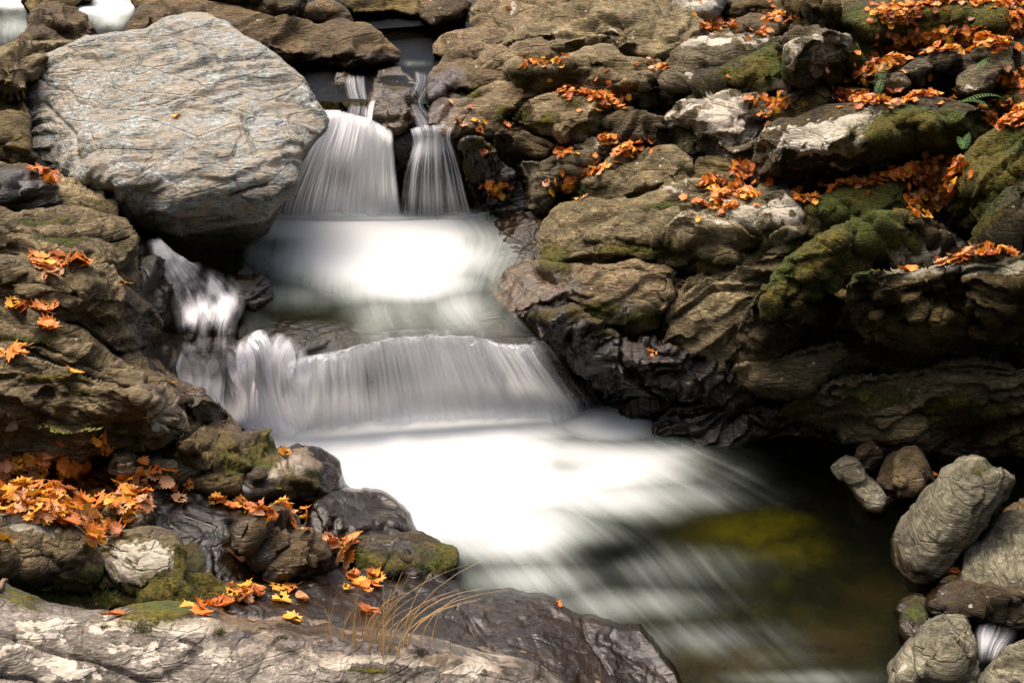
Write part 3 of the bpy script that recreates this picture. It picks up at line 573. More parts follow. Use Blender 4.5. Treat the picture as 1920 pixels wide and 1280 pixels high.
# huge dark outcrop
RK([(1398,600),(1430,556),(1455,524),(1481,488),(1532,452),(1582,428),(1640,405),(1700,405),(1750,425),(1768,455),(1725,482),(1692,500),(1688,516),(1625,524),(1594,562),(1584,606),(1566,646),(1500,672),(1450,680),(1400,690),(1382,655),(1385,625)], 'mossy', "moss-topped mound rising over the big dark rock face", wf=120, kf=.85, amp=1.3, blocky=1.)
RK([(1585,560),(1608,518),(1683,510),(1727,517),(1780,506),(1817,495),(1870,488),(1945,484),(1945,695),(1860,694),(1817,696),(1740,696),(1680,712),(1620,698),(1570,650),(1560,620)], 'dark', "big dark rock face at the right edge, capped with a pale lichen rim", wf=165, kf=.75, amp=1.1, blocky=.5, thick=.8)
RK([(1385,689),(1468,677),(1515,660),(1572,643),(1594,660),(1633,672),(1606,697),(1571,723),(1515,743),(1455,742),(1408,748),(1379,724)], 'grey', "leaning lens-shaped grey-green slab under the mossy mound", wf=50, kf=.8, lift=.02, bed=(0,22,12))
RK([(1577,721),(1602,695),(1650,687),(1717,672),(1804,660),(1856,665),(1790,691),(1750,703),(1683,713),(1616,726)], 'dark', "thin greenish wedge pinched under the big dark face", wf=28, kf=.8, lift=.02)
RK([(1472,765),(1532,732),(1582,717),(1683,708),(1767,692),(1851,689),(1945,698),(1945,770),(1856,792),(1788,816),(1754,840),(1650,846),(1582,832),(1566,805),(1515,792),(1462,790)], 'grey', "long low streaked slab at the waterline below the big dark face", wf=75, kf=.75, bed=(0,14,8), blocky=.3, lift=.02)
RK([(1850,788),(1890,775),(1945,765),(1945,850),(1890,850),(1840,842)], 'dark', "dark rock in the recess at the right edge of the pool", wf=30, lift=-.02)
# upper right
RK([(1262,8),(1290,-20),(1352,-25),(1356,15),(1335,32),(1305,42),(1290,30)], 'boulder', "blue-grey broken slab at the top right of centre", wf=20, lift=.05)
RK([(1383,44),(1408,28),(1441,32),(1475,42),(1482,64),(1448,69),(1414,64),(1378,68)], 'brown', "small hollowed rock holding orange leaves behind it", wf=30)
RK([(1312,60),(1345,50),(1380,60),(1480,66),(1478,82),(1400,86),(1340,86),(1318,104)], 'tan', "flat tan shelf below the small hollowed rock", wf=10, kf=0.42)
RK([(1360,-25),(1490,-25),(1490,20),(1470,40),(1420,28),(1385,40),(1362,22)], 'dark', "dark bank rock at the top edge above the hollowed rock", wf=30)
RK([(1252,130),(1265,108),(1300,83),(1364,77),(1431,75),(1472,82),(1463,103),(1416,136),(1400,150),(1320,164),(1290,175),(1262,200),(1238,190),(1240,160)], 'pale', "pillow-shaped rock with a cream lichen top above the oval rock", wf=55, kf=0.72, dome=.04)
RK([(1306,170),(1315,142),(1347,126),(1398,116),(1448,95),(1470,89),(1482,134),(1480,180),(1431,184),(1381,177),(1347,184),(1315,184)], 'mossy', "dark oval mossy rock under the pillow-shaped rock", wf=52, kf=0.81, lift=.05)
RK([(1479,75),(1498,65),(1542,60),(1559,67),(1586,75),(1614,118),(1580,140),(1560,165),(1535,180),(1497,196),(1481,186),(1473,134),(1468,87)], 'pale', "upright rock pillar with a white lichen cap", wf=110, kf=0.81, lift=.08, bed=(70,10,0))
RK([(1476,42),(1493,-25),(1563,-25),(1572,20),(1558,62),(1515,66),(1488,70)], 'dark', "dark upright rock standing behind the white-capped pillar", wf=70, kf=0.81, lift=.05, bed=(70,10,0))
RK([(1555,28),(1620,8),(1700,0),(1780,-12),(1860,-5),(1912,20),(1920,52),(1860,70),(1780,66),(1700,62),(1640,70),(1590,72),(1560,55)], 'mossy', "long mossy hump at the top right corner", wf=45, kf=0.59, dome=.05)
RK([(1605,166),(1643,132),(1683,119),(1740,109),(1817,103),(1851,85),(1910,92),(1905,146),(1855,172),(1817,184),(1777,174),(1733,168),(1700,176),(1650,190)], 'mossy', "mossy rock bank studded with pale stones near the top right", wf=60, kf=0.72, blocky=1.)
for i, (pl, lb) in enumerate([
 ([(1651,172),(1660,155),(1683,148),(1697,161),(1692,177),(1665,184)], "rounded pale stone with a knob, leftmost of those in the mossy bank"),
 ([(1701,130),(1730,120),(1738,133),(1728,158),(1713,153)], "upright white stone in the middle of the mossy bank"),
 ([(1796,147),(1820,128),(1850,119),(1876,124),(1874,147),(1852,164),(1825,184),(1801,169)], "square grey stone, largest of those in the mossy bank"),
 ([(1826,107),(1873,88),(1892,108),(1899,144),(1876,138),(1850,118)], "tall grey stone at the right end of the mossy bank"),
 ([(1741,113),(1770,108),(1800,112),(1798,124),(1765,126),(1745,124)], "flat grey stone in the upper edge of the mossy bank")]):
    RK(pl, 'pale', lb, wf=20, kf=0.72, lift=.14, thick=.22, blocky=.7, lump=.4, step=2, jag=1, name="stone", cat="stone", group="pale stones in the mossy bank", we=7, B=.07)
RK([(1840,182),(1870,167),(1945,150),(1945,222),(1885,226),(1850,208)], 'dark', "dark rock at the right edge under the upper leaf litter", wf=30)
RK([(1450,224),(1479,195),(1510,168),(1531,173),(1546,195),(1536,217),(1504,232),(1470,246),(1434,258)], 'dark', "small dark cone-shaped rock behind the white-topped boulder", wf=45, kf=0.77, lift=.04)
RK([(1540,190),(1575,178),(1600,172),(1640,185),(1650,195),(1600,205),(1555,214),(1538,210)], 'pale', "low pale rock behind the white-topped boulder", wf=18, kf=0.68)
RK([(1262,218),(1308,176),(1364,169),(1404,181),(1448,206),(1465,215),(1437,237),(1430,255),(1430,304),(1381,320),(1340,306),(1297,300),(1262,275)], 'pale', "cream and purple-grey rock left of the white-topped boulder", wf=70, kf=0.59, blocky=.8, strata=1.2)
RK([(1410,321),(1419,289),(1436,249),(1468,230),(1515,216),(1569,206),(1616,198),(1666,193),(1700,194),(1743,180),(1790,194),(1850,220),(1856,250),(1822,286),(1788,300),(1750,308),(1700,318),(1616,330),(1565,342),(1515,355),(1465,358),(1419,343)], 'mossy', "large boulder with a white lichen top and green mossy right end", wf=85, kf=0.77, dome=.06, strata=.6)
RK([(1296,340),(1318,304),(1357,304),(1393,330),(1384,350),(1340,344)], 'dark', "small dark rock beside a bright pile of leaves", wf=28)
RK([(1425,345),(1450,338),(1475,355),(1470,368),(1440,372),(1415,365)], 'grey', "small grey rock at the foot of the white-topped boulder", wf=18)
RK([(1283,367),(1300,340),(1340,345),(1420,372),(1440,365),(1485,360),(1480,388),(1440,397),(1380,384),(1320,388)], 'grey', "smooth grey shelf under two leaf piles", wf=12, kf=0.42, lift=-.01)
RK([(1428,378),(1470,360),(1492,380),(1510,415),(1475,435),(1435,446),(1418,405)], 'pale', "patchy lichen rock between the leaf piles and the mossy mound", wf=34)
RK([(1488,398),(1530,375),(1569,347),(1616,347),(1666,344),(1683,322),(1743,312),(1758,336),(1725,358),(1712,412),(1650,434),(1582,436),(1520,438),(1494,420)], 'mossy', "low mossy rock below the white-topped boulder", wf=60, kf=0.72, group=None)
RK([(1754,400),(1782,356),(1805,319),(1817,290),(1851,253),(1885,228),(1945,205),(1945,485),(1900,472),(1870,450),(1830,440),(1790,432),(1762,420)], 'mossy', "steep mossy slope rock at the right edge with ferns at its foot", wf=120, kf=0.64, amp=1.4, bed=(0,45,12), thick=.8)
RK([(1724,452),(1760,442),(1802,453),(1810,477),(1764,493),(1728,484)], 'pale', "small white lichen rock beside the leaves on the dark rim", wf=18, lift=.02)
# left bank
RK([(-25,110),(20,85),(48,58),(58,27),(87,8),(104,6),(136,18),(163,38),(182,66),(160,85),(100,104),(60,112),(30,127),(-25,137)], 'brown', "angular brown rock in the upper left, nearest the white water", wf=60, kf=.8)
RK([(-25,135),(8,102),(50,90),(110,76),(160,80),(100,112),(50,140),(42,170),(20,182),(-25,160)], 'grey', "grey rounded rock against the left side of the great boulder", wf=40, lift=.06)
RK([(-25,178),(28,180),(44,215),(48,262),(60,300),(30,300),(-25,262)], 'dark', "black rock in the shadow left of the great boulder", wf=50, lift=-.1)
RK([(-25,322),(44,318),(86,337),(112,360),(118,382),(84,397),(50,396),(-25,388)], 'wet', "smooth grey stone with a leaf cluster below the great boulder", wf=45, kf=.8, strata=.5, blocky=.1, lump=.4, facet=.15)
RK([(-25,404),(50,400),(120,398),(170,403),(207,423),(240,455),(246,482),(215,503),(160,508),(100,500),(60,500),(-25,500)], 'layer', "uppermost layered ledge of the left bank", wf=50, kf=.7, bed=BED_L, blocky=.5)
RK([(-25,508),(40,491),(100,493),(170,501),(214,503),(240,538),(270,570),(296,600),(302,632),(265,648),(235,650),(200,625),(150,605),(110,608),(60,592),(30,585),(-25,570)], 'layer', "second layered ledge of the left bank, bearing the brightest leaf cluster", wf=70, kf=.75, bed=BED_L, blocky=.4)
RK([(110,590),(134,576),(181,582),(215,593),(252,609),(285,620),(300,640),(242,655),(202,640),(134,610)], 'layer', "low brown wedge under the second ledge of the left bank", wf=24, kf=.8, bed=BED_L, lift=.02)
RK([(-25,562),(15,557),(42,583),(100,598),(160,618),(192,643),(222,663),(252,688),(275,700),(320,712),(375,738),(370,760),(320,752),(270,745),(220,735),(170,722),(120,710),(60,692),(-25,690)], 'layer', "broad pale slab of thin curved layers on the left bank", wf=40, kf=.5, bed=BED_L, strata=1.5, blocky=.3)
RK([(-25,690),(30,668),(80,678),(130,700),(200,722),(270,730),(330,735),(382,750),(398,790),(362,830),(310,865),(250,858),(190,850),(150,855),(60,868),(-25,875)], 'layer', "dark bulging rock face below the curved layers on the left", wf=120, kf=.45, bed=BED_L, strata=1.1, lift=.04)
RK([(345,738),(378,735),(412,763),(442,800),(460,835),(462,890),(440,915),(390,912),(340,888),(305,860),(350,822),(372,795)], 'dark', "steep dark rock end dropping to the foot of the lower falls", wf=90, kf=.9, bed=BED_L, lift=.06)
RK([(440,832),(456,820),(490,823),(514,845),(518,872),(492,896),(460,900),(440,885)], 'mossy', "small green mossy knob beside the foot of the lower falls", wf=45, kf=.9, lift=.06, blocky=.3)
RK([(210,885),(222,850),(250,852),(274,872),(245,890)], 'pale', "small grey stone with a pale patch above the leaf carpet", wf=25, lift=.05, group=None)
RK([(268,862),(300,862),(350,868),(388,886),(380,906),(330,900),(280,888)], 'pale', "lichened rock ridge above the leaf carpet", wf=26, lift=.03)
RK([(452,908),(480,875),(512,852),(560,845),(602,852),(628,878),(645,905),(670,932),(645,955),(605,952),(560,930),(520,925),(470,925)], 'wet', "wet black rock with a cream top beside the lower foam", wf=60, kf=.85, bed=BED_L, lift=.04)
RK([(578,975),(590,950),(610,936),(640,928),(680,926),(722,933),(752,953),(775,985),(782,1008),(745,1018),(690,1014),(640,1014),(600,1004)], 'wet', "smooth shiny black dome at the edge of the foam", wf=55, kf=.85, bed=BED_L, blocky=.1, strata=.35, lift=.05, facet=.15)
RK([(655,1040),(672,1018),(700,1006),(745,1008),(792,1013),(832,1033),(850,1056),(845,1082),(800,1078),(760,1072),(720,1068),(680,1068)], 'mossy', "mossy-sided wet rock tip reaching into the foam", wf=42, kf=.9, lift=.05, bed=BED_L)
RK([(456,1000),(468,979),(504,970),(546,972),(573,989),(607,1016),(626,1038),(632,1060),(592,1080),(554,1092),(518,1084),(492,1060),(466,1042)], 'brown', "knobbly brown rock standing on the wet slab among leaves", wf=50, kf=.9, lift=.08, blocky=1., lump=1.4)
RK([(228,952),(285,908),(320,911),(372,920),(422,938),(472,950),(505,970),(560,1000),(600,1040),(600,1080),(560,1110),(480,1115),(420,1105),(340,1080),(290,1030),(250,1000)], 'wet', "wet grey slab running through the lower left bank", wf=20, kf=.6, bed=BED_L, blocky=.3, strata=.4, lift=-.02)
RK([(192,1042),(212,1013),(252,997),(294,990),(326,1009),(340,1038),(343,1068),(336,1092),(358,1120),(350,1155),(302,1165),(270,1145),(248,1112),(216,1082)], 'grey', "grey rock spotted with round white lichens in the lower left", wf=80, kf=.8, lift=.05, bed=BED_L)
RK([(-25,988),(33,974),(84,974),(120,986),(146,1006),(163,1023),(180,1038),(184,1070),(153,1098),(111,1092),(67,1090),(33,1092),(-25,1090)], 'layer', "dark rock with green-grey lichen at the lower left edge", wf=70, kf=.9, lift=.05, bed=BED_L)
RK([(5,933),(34,925),(84,927),(126,935),(139,947),(126,964),(84,970),(50,970),(15,957)], 'layer', "flat oval stone lying in the leaf carpet", wf=26, kf=.9, lift=.07, blocky=.1, strata=.4, lump=.3, thick=.25, name="stone", cat="stone", facet=.15)
RK([(200,966),(240,944),(288,946),(286,970),(262,994),(228,982)], 'grey', "small flat grey stone at the end of the leaf carpet", wf=20, lift=.05, name="stone", cat="stone", thick=.25)
RK([(330,1095),(380,1085),(440,1100),(500,1110),(470,1130),(400,1150),(350,1160),(320,1140)], 'mossy', "dark mossy hump above the foreground slab", wf=30, lift=-.02, bed=BED_L)
RK([(-25,1092),(40,1095),(110,1098),(180,1105),(250,1125),(260,1160),(150,1170),(60,1160),(-25,1140)], 'dark', "dark mossy ground rock behind the foreground slab", wf=30, lift=-.04, bed=BED_L)
# foreground
RK([(340,1165),(400,1140),(470,1112),(540,1084),(600,1070),(650,1074),(700,1064),(780,1062),(832,1090),(880,1122),(930,1112),(975,1116),(1040,1128),(1085,1152),(1130,1168),(1200,1180),(1224,1210),(1245,1240),(1270,1330),(700,1330),(500,1260),(380,1200)], 'wet', "broad wet slab with thin pale streaks sloping into the pool", wf=50, kf=.5, bed=(4,-8,-6), blocky=.12, strata=.25, lump=.8, facet=.5, thick=.6, lift=.02)
FG = [(-30,1112),(30,1126),(80,1148),(130,1160),(190,1163),(260,1155),(340,1150),(400,1160),(430,1178),(480,1189),(560,1194),(640,1201),(700,1206),(760,1214),(830,1225),(900,1243),(960,1256),(1010,1272),(1040,1340),(-30,1340)]
RK(FG, 'front', "nearest slab along the bottom edge, grey with cream lichen crusts", hpts=[(-30,1112,1.5),(190,1163,1.42),(340,1150,1.42),(480,1189,1.32),(700,1206,1.2),(900,1243,1.05),(1010,1272,.95),
  (0,1200,1.46),(250,1215,1.36),(500,1240,1.26),(750,1255,1.14),(950,1285,.97),(0,1290,1.36),(300,1300,1.26),(600,1310,1.16),(1000,1340,.9),(0,1340,1.28)], facet=.3, amp=.45, bed=(0,-8,4), blocky=.5, strata=.7, lump=.5, we=12, B=.12, thick=.9, step=3)
# stones in the pool
RK([(1672,1012),(1684,994),(1711,951),(1741,917),(1765,884),(1795,863),(1817,859),(1846,863),(1866,878),(1887,887),(1903,892),(1908,907),(1897,922),(1880,936),(1860,959),(1850,986),(1826,1013),(1799,1042),(1776,1072),(1752,1089),(1727,1099),(1701,1086),(1677,1053)], 'block', "big tilted block with diagonal streaks standing in the pool", hpts=[(1672,1012,.06),(1701,1086,-.05),(1727,1099,-.08),(1752,1089,-.04),(1799,1042,.12),(1850,986,.28),(1895,925,.42),(1906,900,.52),(1846,863,.66),(1800,862,.62),(1741,917,.42),(1711,951,.26),(1700,1010,.12),(1727,1050,.12),(1760,1000,.36),(1810,930,.56),(1850,900,.62),(1800,990,.38),(1750,1060,.14),(1770,940,.5)], amp=.8, bed=(0,58,0), strata=.8, blocky=.45, we=8, B=.12, grow=2, thick=.5, lump=.5, step=2.5, sharp=.9, facet=.6)
RK([(1800,1098),(1812,1062),(1820,1030),(1844,1013),(1860,983),(1875,970),(1945,962),(1945,1105),(1900,1118),(1860,1114)], 'block', "flat grey-green block leaning at the right edge of the pool", wf=34, kf=.6, lift=.16, strata=.6, blocky=.4, lump=.3, bed=(0,58,0), sharp=.9, facet=.6)
RK([(1732,1138),(1758,1112),(1800,1093),(1860,1108),(1945,1100),(1945,1165),(1900,1178),(1800,1172),(1750,1160)], 'wet', "black wet shelf under the flat grey-green block", wf=50, kf=.9, lift=.05, strata=.5)
RK([(1566,876),(1587,860),(1604,865),(1621,892),(1641,915),(1659,944),(1648,958),(1627,951),(1612,928),(1588,898)], 'block', "narrow slanting stone farthest out in the pool", wf=22, kf=.8, lift=.10, thick=.25, step=2, jag=1, strata=.5, lump=.4, we=9, B=.08, sharp=.9, facet=.6)
RK([(1613,874),(1615,845),(1635,836),(1650,849),(1648,872),(1630,880)], 'brown', "small knobbly stone against the far side of the pool", wf=22, kf=.9, lift=.06, thick=.2, step=2, jag=1, we=7, B=.06)
RK([(1646,928),(1648,900),(1663,863),(1682,850),(1694,880),(1690,932),(1665,940)], 'brown', "rounded amber stone half hidden by the pointed one", wf=40, kf=.9, lift=.05, thick=.3, step=2, jag=1, blocky=.1, strata=.2, we=9, B=.08, facet=.15)
RK([(1682,930),(1682,862),(1698,843),(1716,843),(1734,866),(1745,890),(1752,900),(1746,920),(1728,940),(1712,936)], 'tan', "pointed pink-brown stone behind the tilted block", wf=50, kf=.95, lift=.08, thick=.35, step=2, jag=1, strata=.4, we=9, B=.1, bed=(0,80,0))
RK([(1676,1250),(1690,1228),(1717,1201),(1738,1174),(1777,1158),(1806,1166),(1824,1206),(1824,1250),(1822,1330),(1685,1330)], 'block', "upright rounded stone with wavy streaks at the bottom right", wf=120, kf=.85, lift=.18, strata=.6, lump=.5, blocky=.35, bed=(0,70,20), thick=.5, we=14, B=.14, grow=2, sharp=.9, facet=.6)
RK([(1830,1330),(1848,1265),(1880,1233),(1945,1200),(1945,1330)], 'block', "rock cut off by the bottom right corner", wf=90, kf=.7, lift=.18, blocky=.6, sharp=.9, facet=.6)
RK([(1686,1155),(1703,1127),(1727,1133),(1742,1160),(1740,1190),(1710,1200)], 'mossy', "mossy drowned stone beside the black wet shelf", wf=30, kf=.8, lift=.02, thick=.3, blocky=.1)
RK([(1880,970),(1890,952),(1945,948),(1945,972)], 'tan', "small pale stone between the tilted block and the right edge", wf=16, lift=.1, thick=.2)
RK([(1778,1118),(1760,1100),(1790,1062),(1815,1045),(1812,1085)], 'dark', "dark stone wedged in the gap beside the tilted block", wf=20, lift=.05)
# midstream
RK([(702,228),(700,190),(703,152),(720,141),(745,144),(767,160),(779,182),(772,204),(764,225),(740,240),(715,244)], 'dark', "dark wet rock splitting the upper falls", wf=40, kf=.25, lift=-.06, jag=6, blocky=1.3)
RK([(596,185),(615,155),(650,146),(668,175),(664,206),(625,222),(605,214)], 'dark', "dark wet rock between the great boulder and the upper falls", wf=30, kf=.25, lift=-.06, jag=6, blocky=1.3)
RK([(742,265),(762,235),(800,200),(840,215),(868,245),(885,300),(905,380),(890,415),(760,420),(740,340)], 'wetr', "wet rock wall behind the thin-stranded fall", wf=40, kf=.0, lift=-.14, facet=.25)
RK([(560,240),(600,215),(680,225),(720,250),(748,270),(752,330),(755,415),(500,425),(520,380),(560,340)], 'wetr', "wet rock wall behind the upper falls", wf=40, kf=.0, lift=-.16, facet=.25)
RK([(862,268),(905,262),(930,285),(962,325),(990,385),(955,405),(905,392),(880,350)], 'wetr', "dark recessed rock with leaves right of the thin-stranded fall", wf=80, kf=.3, blocky=1.)
RK([(925,395),(960,400),(1010,390),(1025,410),(1012,460),(1012,500),(950,505),(928,540),(915,500),(930,450)], 'wetr', "wet shelf at the right margin of the mid pool", wf=30, kf=.3, lift=-.08, facet=.25)
RK([(455,605),(500,578),(600,560),(750,552),(880,560),(955,590),(1010,632),(1065,660),(1000,680),(960,675),(850,665),(740,665),(640,690),(540,700),(470,690),(455,640)], 'wetr', "smooth brown rock apron under the mid pool outflow", wf=14, kf=.2, lift=-.08, strata=.3, blocky=.1, lump=.4, amp=.6, facet=.25)
RK([(325,690),(440,688),(540,680),(640,668),(740,645),(950,650),(1060,660),(1120,735),(1150,785),(1100,830),(900,840),(520,850),(450,830),(380,770)], 'wetr', "rock wall behind the lower curtain falls", wf=40, kf=.0, lift=-.22, strata=.6, lump=.7, thick=.8, facet=.25)
RK([(432,560),(440,518),(457,503),(484,518),(504,550),(476,575)], 'wetr', "black wet rock at the left margin of the mid pool", wf=36, kf=.9, lift=.05, blocky=1.)
RK([(245,650),(300,628),(370,636),(435,634),(440,680),(425,700),(380,702),(330,714),(285,700)], 'wetr', "brown wet ledge under the side cascade", wf=22, kf=.3, lift=-.07, strata=.6, facet=.25)
RK([(262,462),(300,470),(350,500),(400,530),(450,560),(460,620),(380,640),(310,630),(280,580),(262,520)], 'wetr', "wet rock ramp under the side cascade", wf=60, kf=.1, lift=-.12, facet=.25)

# ------------------------------------------------------------------ water
def water_mat(name, tint=(.88, .90, .93), freq=60, thin=1., streak=.5, low=None):
    """silky white water: streaks follow the flow (UV v), thin films let the rock show"""
    s = NT(name); uv = s.n("UVMap"); uv.uv_map = "UVMap"
    foam = s.attr("foam"); fall = s.attr("fall")
    def st(fu, fv, det=3, r=.5): return s.noise(s.mapping(uv.outputs[0], (0, 0, 0), (fu, fv, 1)), 1, det, r)
    wob = s.n("TexNoise"); s.l(uv.outputs[0], wob.inputs["Vector"]); wob.inputs["Scale"].default_value = 3
    a = st(freq, 1.1, 2, .55); b = st(freq * .22, .9, 3, .5); c = st(freq * 2.6, 1.6, 2, .6); d = st(9, 7, 4, .6)
    e_ = st(freq * .09, .5, 2, .5); n = s.math('ADD', s.math('MULTIPLY', a, .30), s.math('MULTIPLY', b, .34)); n = s.math('ADD', n, s.math('MULTIPLY', c, .10)); n = s.math('ADD', n, s.math('MULTIPLY', e_, .26))
    n2 = s.math('ADD', s.math('MULTIPLY', b, .30), s.math('MULTIPLY', st(5, 1.3, 5, .6), .30)); n2 = s.math('ADD', n2, s.math('MULTIPLY', st(26, 1.5, 4, .6), .40))
    nn = s.n("Mix", data_type='FLOAT'); s.l(fall, nn.inputs[0]); s.l(n2, nn.inputs[2]); s.l(n, nn.inputs[3]); nn = nn.outputs[0]
    k = s.math('MULTIPLY', s.math('SUBTRACT', nn, .5), streak * 4.2)
    win = s.math('MULTIPLY', s.math('SUBTRACT', 1.15, foam), s.mapr(foam, 0, .25))
    al = s.math('ADD', foam, s.math('MULTIPLY', k, win), clamp=True)
    al = s.math('POWER', s.mapr(al, 0.02, .98, 0, 1, True), thin)
    dif = s.n("BsdfDiffuse"); tr = s.n("BsdfTranslucent")
    col = s.mix(al, low or tuple(t * .80 for t in (tint[0] * .92, tint[1] * .94, tint[2])), tint)
    s.l(col, dif.inputs[0]); s.l(col, tr.inputs[0])
    bmp = s.bump(s.math('ADD', s.math('MULTIPLY', s.math('ADD', a, b), fall), s.math('MULTIPLY', d, .15)), .012, .7)
    s.l(bmp, dif.inputs["Normal"])
    m1 = s.n("MixShader"); m1.inputs[0].default_value = .34; s.l(dif.outputs[0], m1.inputs[1]); s.l(tr.outputs[0], m1.inputs[2])
    trp = s.n("BsdfTransparent"); m2 = s.n("MixShader"); s.l(al, m2.inputs[0]); s.l(trp.outputs[0], m2.inputs[1]); s.l(m1.outputs[0], m2.inputs[2])
    s.l(m2.outputs[0], s.out.inputs[0]); return s.m

def clear_mat(name, tint, rough=.3, bumpd=.02):
    s = NT(name); pos = s.n("NewGeometry").outputs["Position"]
    tr = s.n("BsdfTransparent"); tr.inputs[0].default_value = (*tint, 1)
    gl = s.n("BsdfGlossy"); gl.inputs["Roughness"].default_value = rough; gl.inputs[0].default_value = (.9, .95, 1, 1)
    fr = s.n("Fresnel"); fr.inputs[0].default_value = 1.33
    h = s.noise(s.mapping(pos, (0, 0, -35), (1, 4, 1)), 2.2, 4, .5)
    nb = s.bump(h, bumpd, .8); s.l(nb, gl.inputs["Normal"]); s.l(nb, fr.inputs["Normal"])
    m = s.n("MixShader"); s.l(s.math('MULTIPLY', fr.outputs[0], .16), m.inputs[0]); s.l(tr.outputs[0], m.inputs[1]); s.l(gl.outputs[0], m.inputs[2])
    s.l(m.outputs[0], s.out.inputs[0]); return s.m

def mist_mat():
    s = NT("soft_spray"); foam = s.attr("foam"); pos = s.n("NewGeometry").outputs["Position"]
    al = s.math('MULTIPLY', s.mapr(foam, 0, 1, 0, 1, True), s.mapr(s.noise(pos, 3, 3), .3, .6, .75, 1), clamp=True)
    dif = s.n("BsdfDiffuse"); dif.inputs[0].default_value = (.9, .91, .93, 1)
    trp = s.n("BsdfTransparent"); m2 = s.n("MixShader"); s.l(al, m2.inputs[0]); s.l(trp.outputs[0], m2.inputs[1]); s.l(dif.outputs[0], m2.inputs[2])
    s.l(m2.outputs[0], s.out.inputs[0]); return s.m

def resamp(row, n):
    a = np.array(row, float); d = np.concatenate([[0], np.cumsum(np.hypot(np.diff(a[:, 0]), np.diff(a[:, 1])))]); d /= d[-1]
    t = np.linspace(0, 1, n); return np.stack([np.interp(t, d, a[:, k]) for k in range(3)], -1)
def catmull(Rw, m):
    Rw = np.array(Rw); out = []; n = len(Rw)
    for i in range(n - 1):
        p0, p1, p2, p3 = Rw[max(i - 1, 0)], Rw[i], Rw[i + 1], Rw[min(i + 2, n - 1)]
        for k in range(m if i < n - 2 else m + 1):
            t = k / m; out.append(.5 * ((2 * p1) + (-p0 + p2) * t + (2 * p0 - 5 * p1 + 4 * p2 - p3) * t * t + (-p0 + 3 * p1 - 3 * p2 + p3) * t ** 3))
    return np.array(out)

def sheet(name, rows, mat, foamf, nx=160, m=14, edge=(.06, .06), ends=(.0, .0), fallr=None, flute=0., label=None, cat=None, kind=None, jagtop=0., off=0., uvs=(1, 1), bulge=0., seedu=0.):
    """rows: polylines (u,v,z) across the flow, upstream to downstream, lofted into one flowing sheet"""
    Rw = np.array([resamp(r, nx) for r in rows]); C = catmull(Rw, m); ny = len(C)
    # light smoothing across
    for _ in range(4): C[:, 1:-1] = .5 * C[:, 1:-1] + .25 * (C[:, :-2] + C[:, 2:])
    s = np.linspace(0, 1, nx)[None].repeat(ny, 0); t = np.linspace(0, len(rows) - 1, ny)[:, None].repeat(nx, 1)
    if jagtop:
        jn = fbm(np.stack([s * 26 + seedu, 0 * s, 0 * s], -1), 1, 3, 6, .6); C[..., 1] += jagtop * jn * np.exp(-((t - 1) / .7) ** 2)
    P = at_z(C[..., 0], C[..., 1], C[..., 2])
    N = grid_normals(P)
    if flute:
        fn = fbm(np.stack([s * 34 + seedu, t * .5, 0 * s], -1), 1, 3, 14, .6) + .5 * fbm(np.stack([s * 110, t * .4, 0 * s], -1), 1, 2, 15)
        P = P + N * (flute * fn * sstep(.3, 1.2, t))[..., None]
    P = P + N * off
    fo = foamf(C[..., 0], C[..., 1], s, t)
    e = np.minimum(sstep(0, edge[0], s) if edge[0] else 1, sstep(0, edge[1], 1 - s) if edge[1] else 1); e = e + 0 * s
    T = len(rows) - 1
    if ends[0]: e = e * sstep(0, ends[0], t + np.minimum(t, 1) * .35 * ends[0] * fbm(np.stack([s * 22, 0 * t, 0 * s], -1), 1, 3, 3))
    if ends[1]: e = e * sstep(0, ends[1], T - t)
    fo = np.clip(fo, 0, 1) * e
    fl = fallr(t) if fallr else np.ones(t.shape)
    i = np.arange(ny * nx).reshape(ny, nx); fa = np.stack([i[:-1, :-1], i[1:, :-1], i[1:, 1:], i[:-1, 1:]], -1).reshape(-1, 4)
    # cumulative flow length so streaks keep their length
    L = np.linalg.norm(np.diff(P, axis=0), axis=-1).mean(1); L = np.concatenate([[0], np.cumsum(L)])[:, None].repeat(nx, 1)
    o = mesh_obj(name, P.reshape(-1, 3), fa, mat, attrs=dict(foam=fo.ravel(), fall=(fl + 0 * t).ravel()), uv=np.stack([s.ravel() * uvs[0] + seedu, L.ravel() * uvs[1]], -1))
    if kind: tag(o, kind=kind)
    if label: tag(o, label, cat)
    return o

def E(L):
    return lambda u, v, s, t: blobs(L, u, v)
def ellip(u, v, a, b, ru, rv, p=1.): return np.exp(-((((u - a) / ru) ** 2 + ((v - b) / rv) ** 2) ** p))

M['fall'] = water_mat("falling_water", (.95, .95, .95), 46, streak=.50)
M['foam'] = water_mat("foam", (.68, .70, .70), 11, thin=1.15, streak=.22, low=(.36, .42, .37))
M['soft2'] = water_mat("smooth_falling_water", (.96, .96, .97), 16, thin=.85, streak=.30)
M['soft'] = water_mat("misty_water", (.92, .91, .93), 30, thin=1., streak=.34)
M['pool_water'] = clear_mat("clear_pool_water", (.42, .43, .2), .3, .006)
M['upper_water'] = clear_mat("upper_pool_water", (.24, .21, .10), .3, .006)
M['mist'] = mist_mat()

def flat(name, pts, z, mat):
    P = at_z(np.array([p[0] for p in pts]), np.array([p[1] for p in pts]), z)
    o = mesh_obj(name, P, [list(range(len(pts)))[::-1] if np.cross(P[1] - P[0], P[2] - P[1])[2] < 0 else list(range(len(pts)))], mat, smooth=False); tag(o, kind='structure'); return o
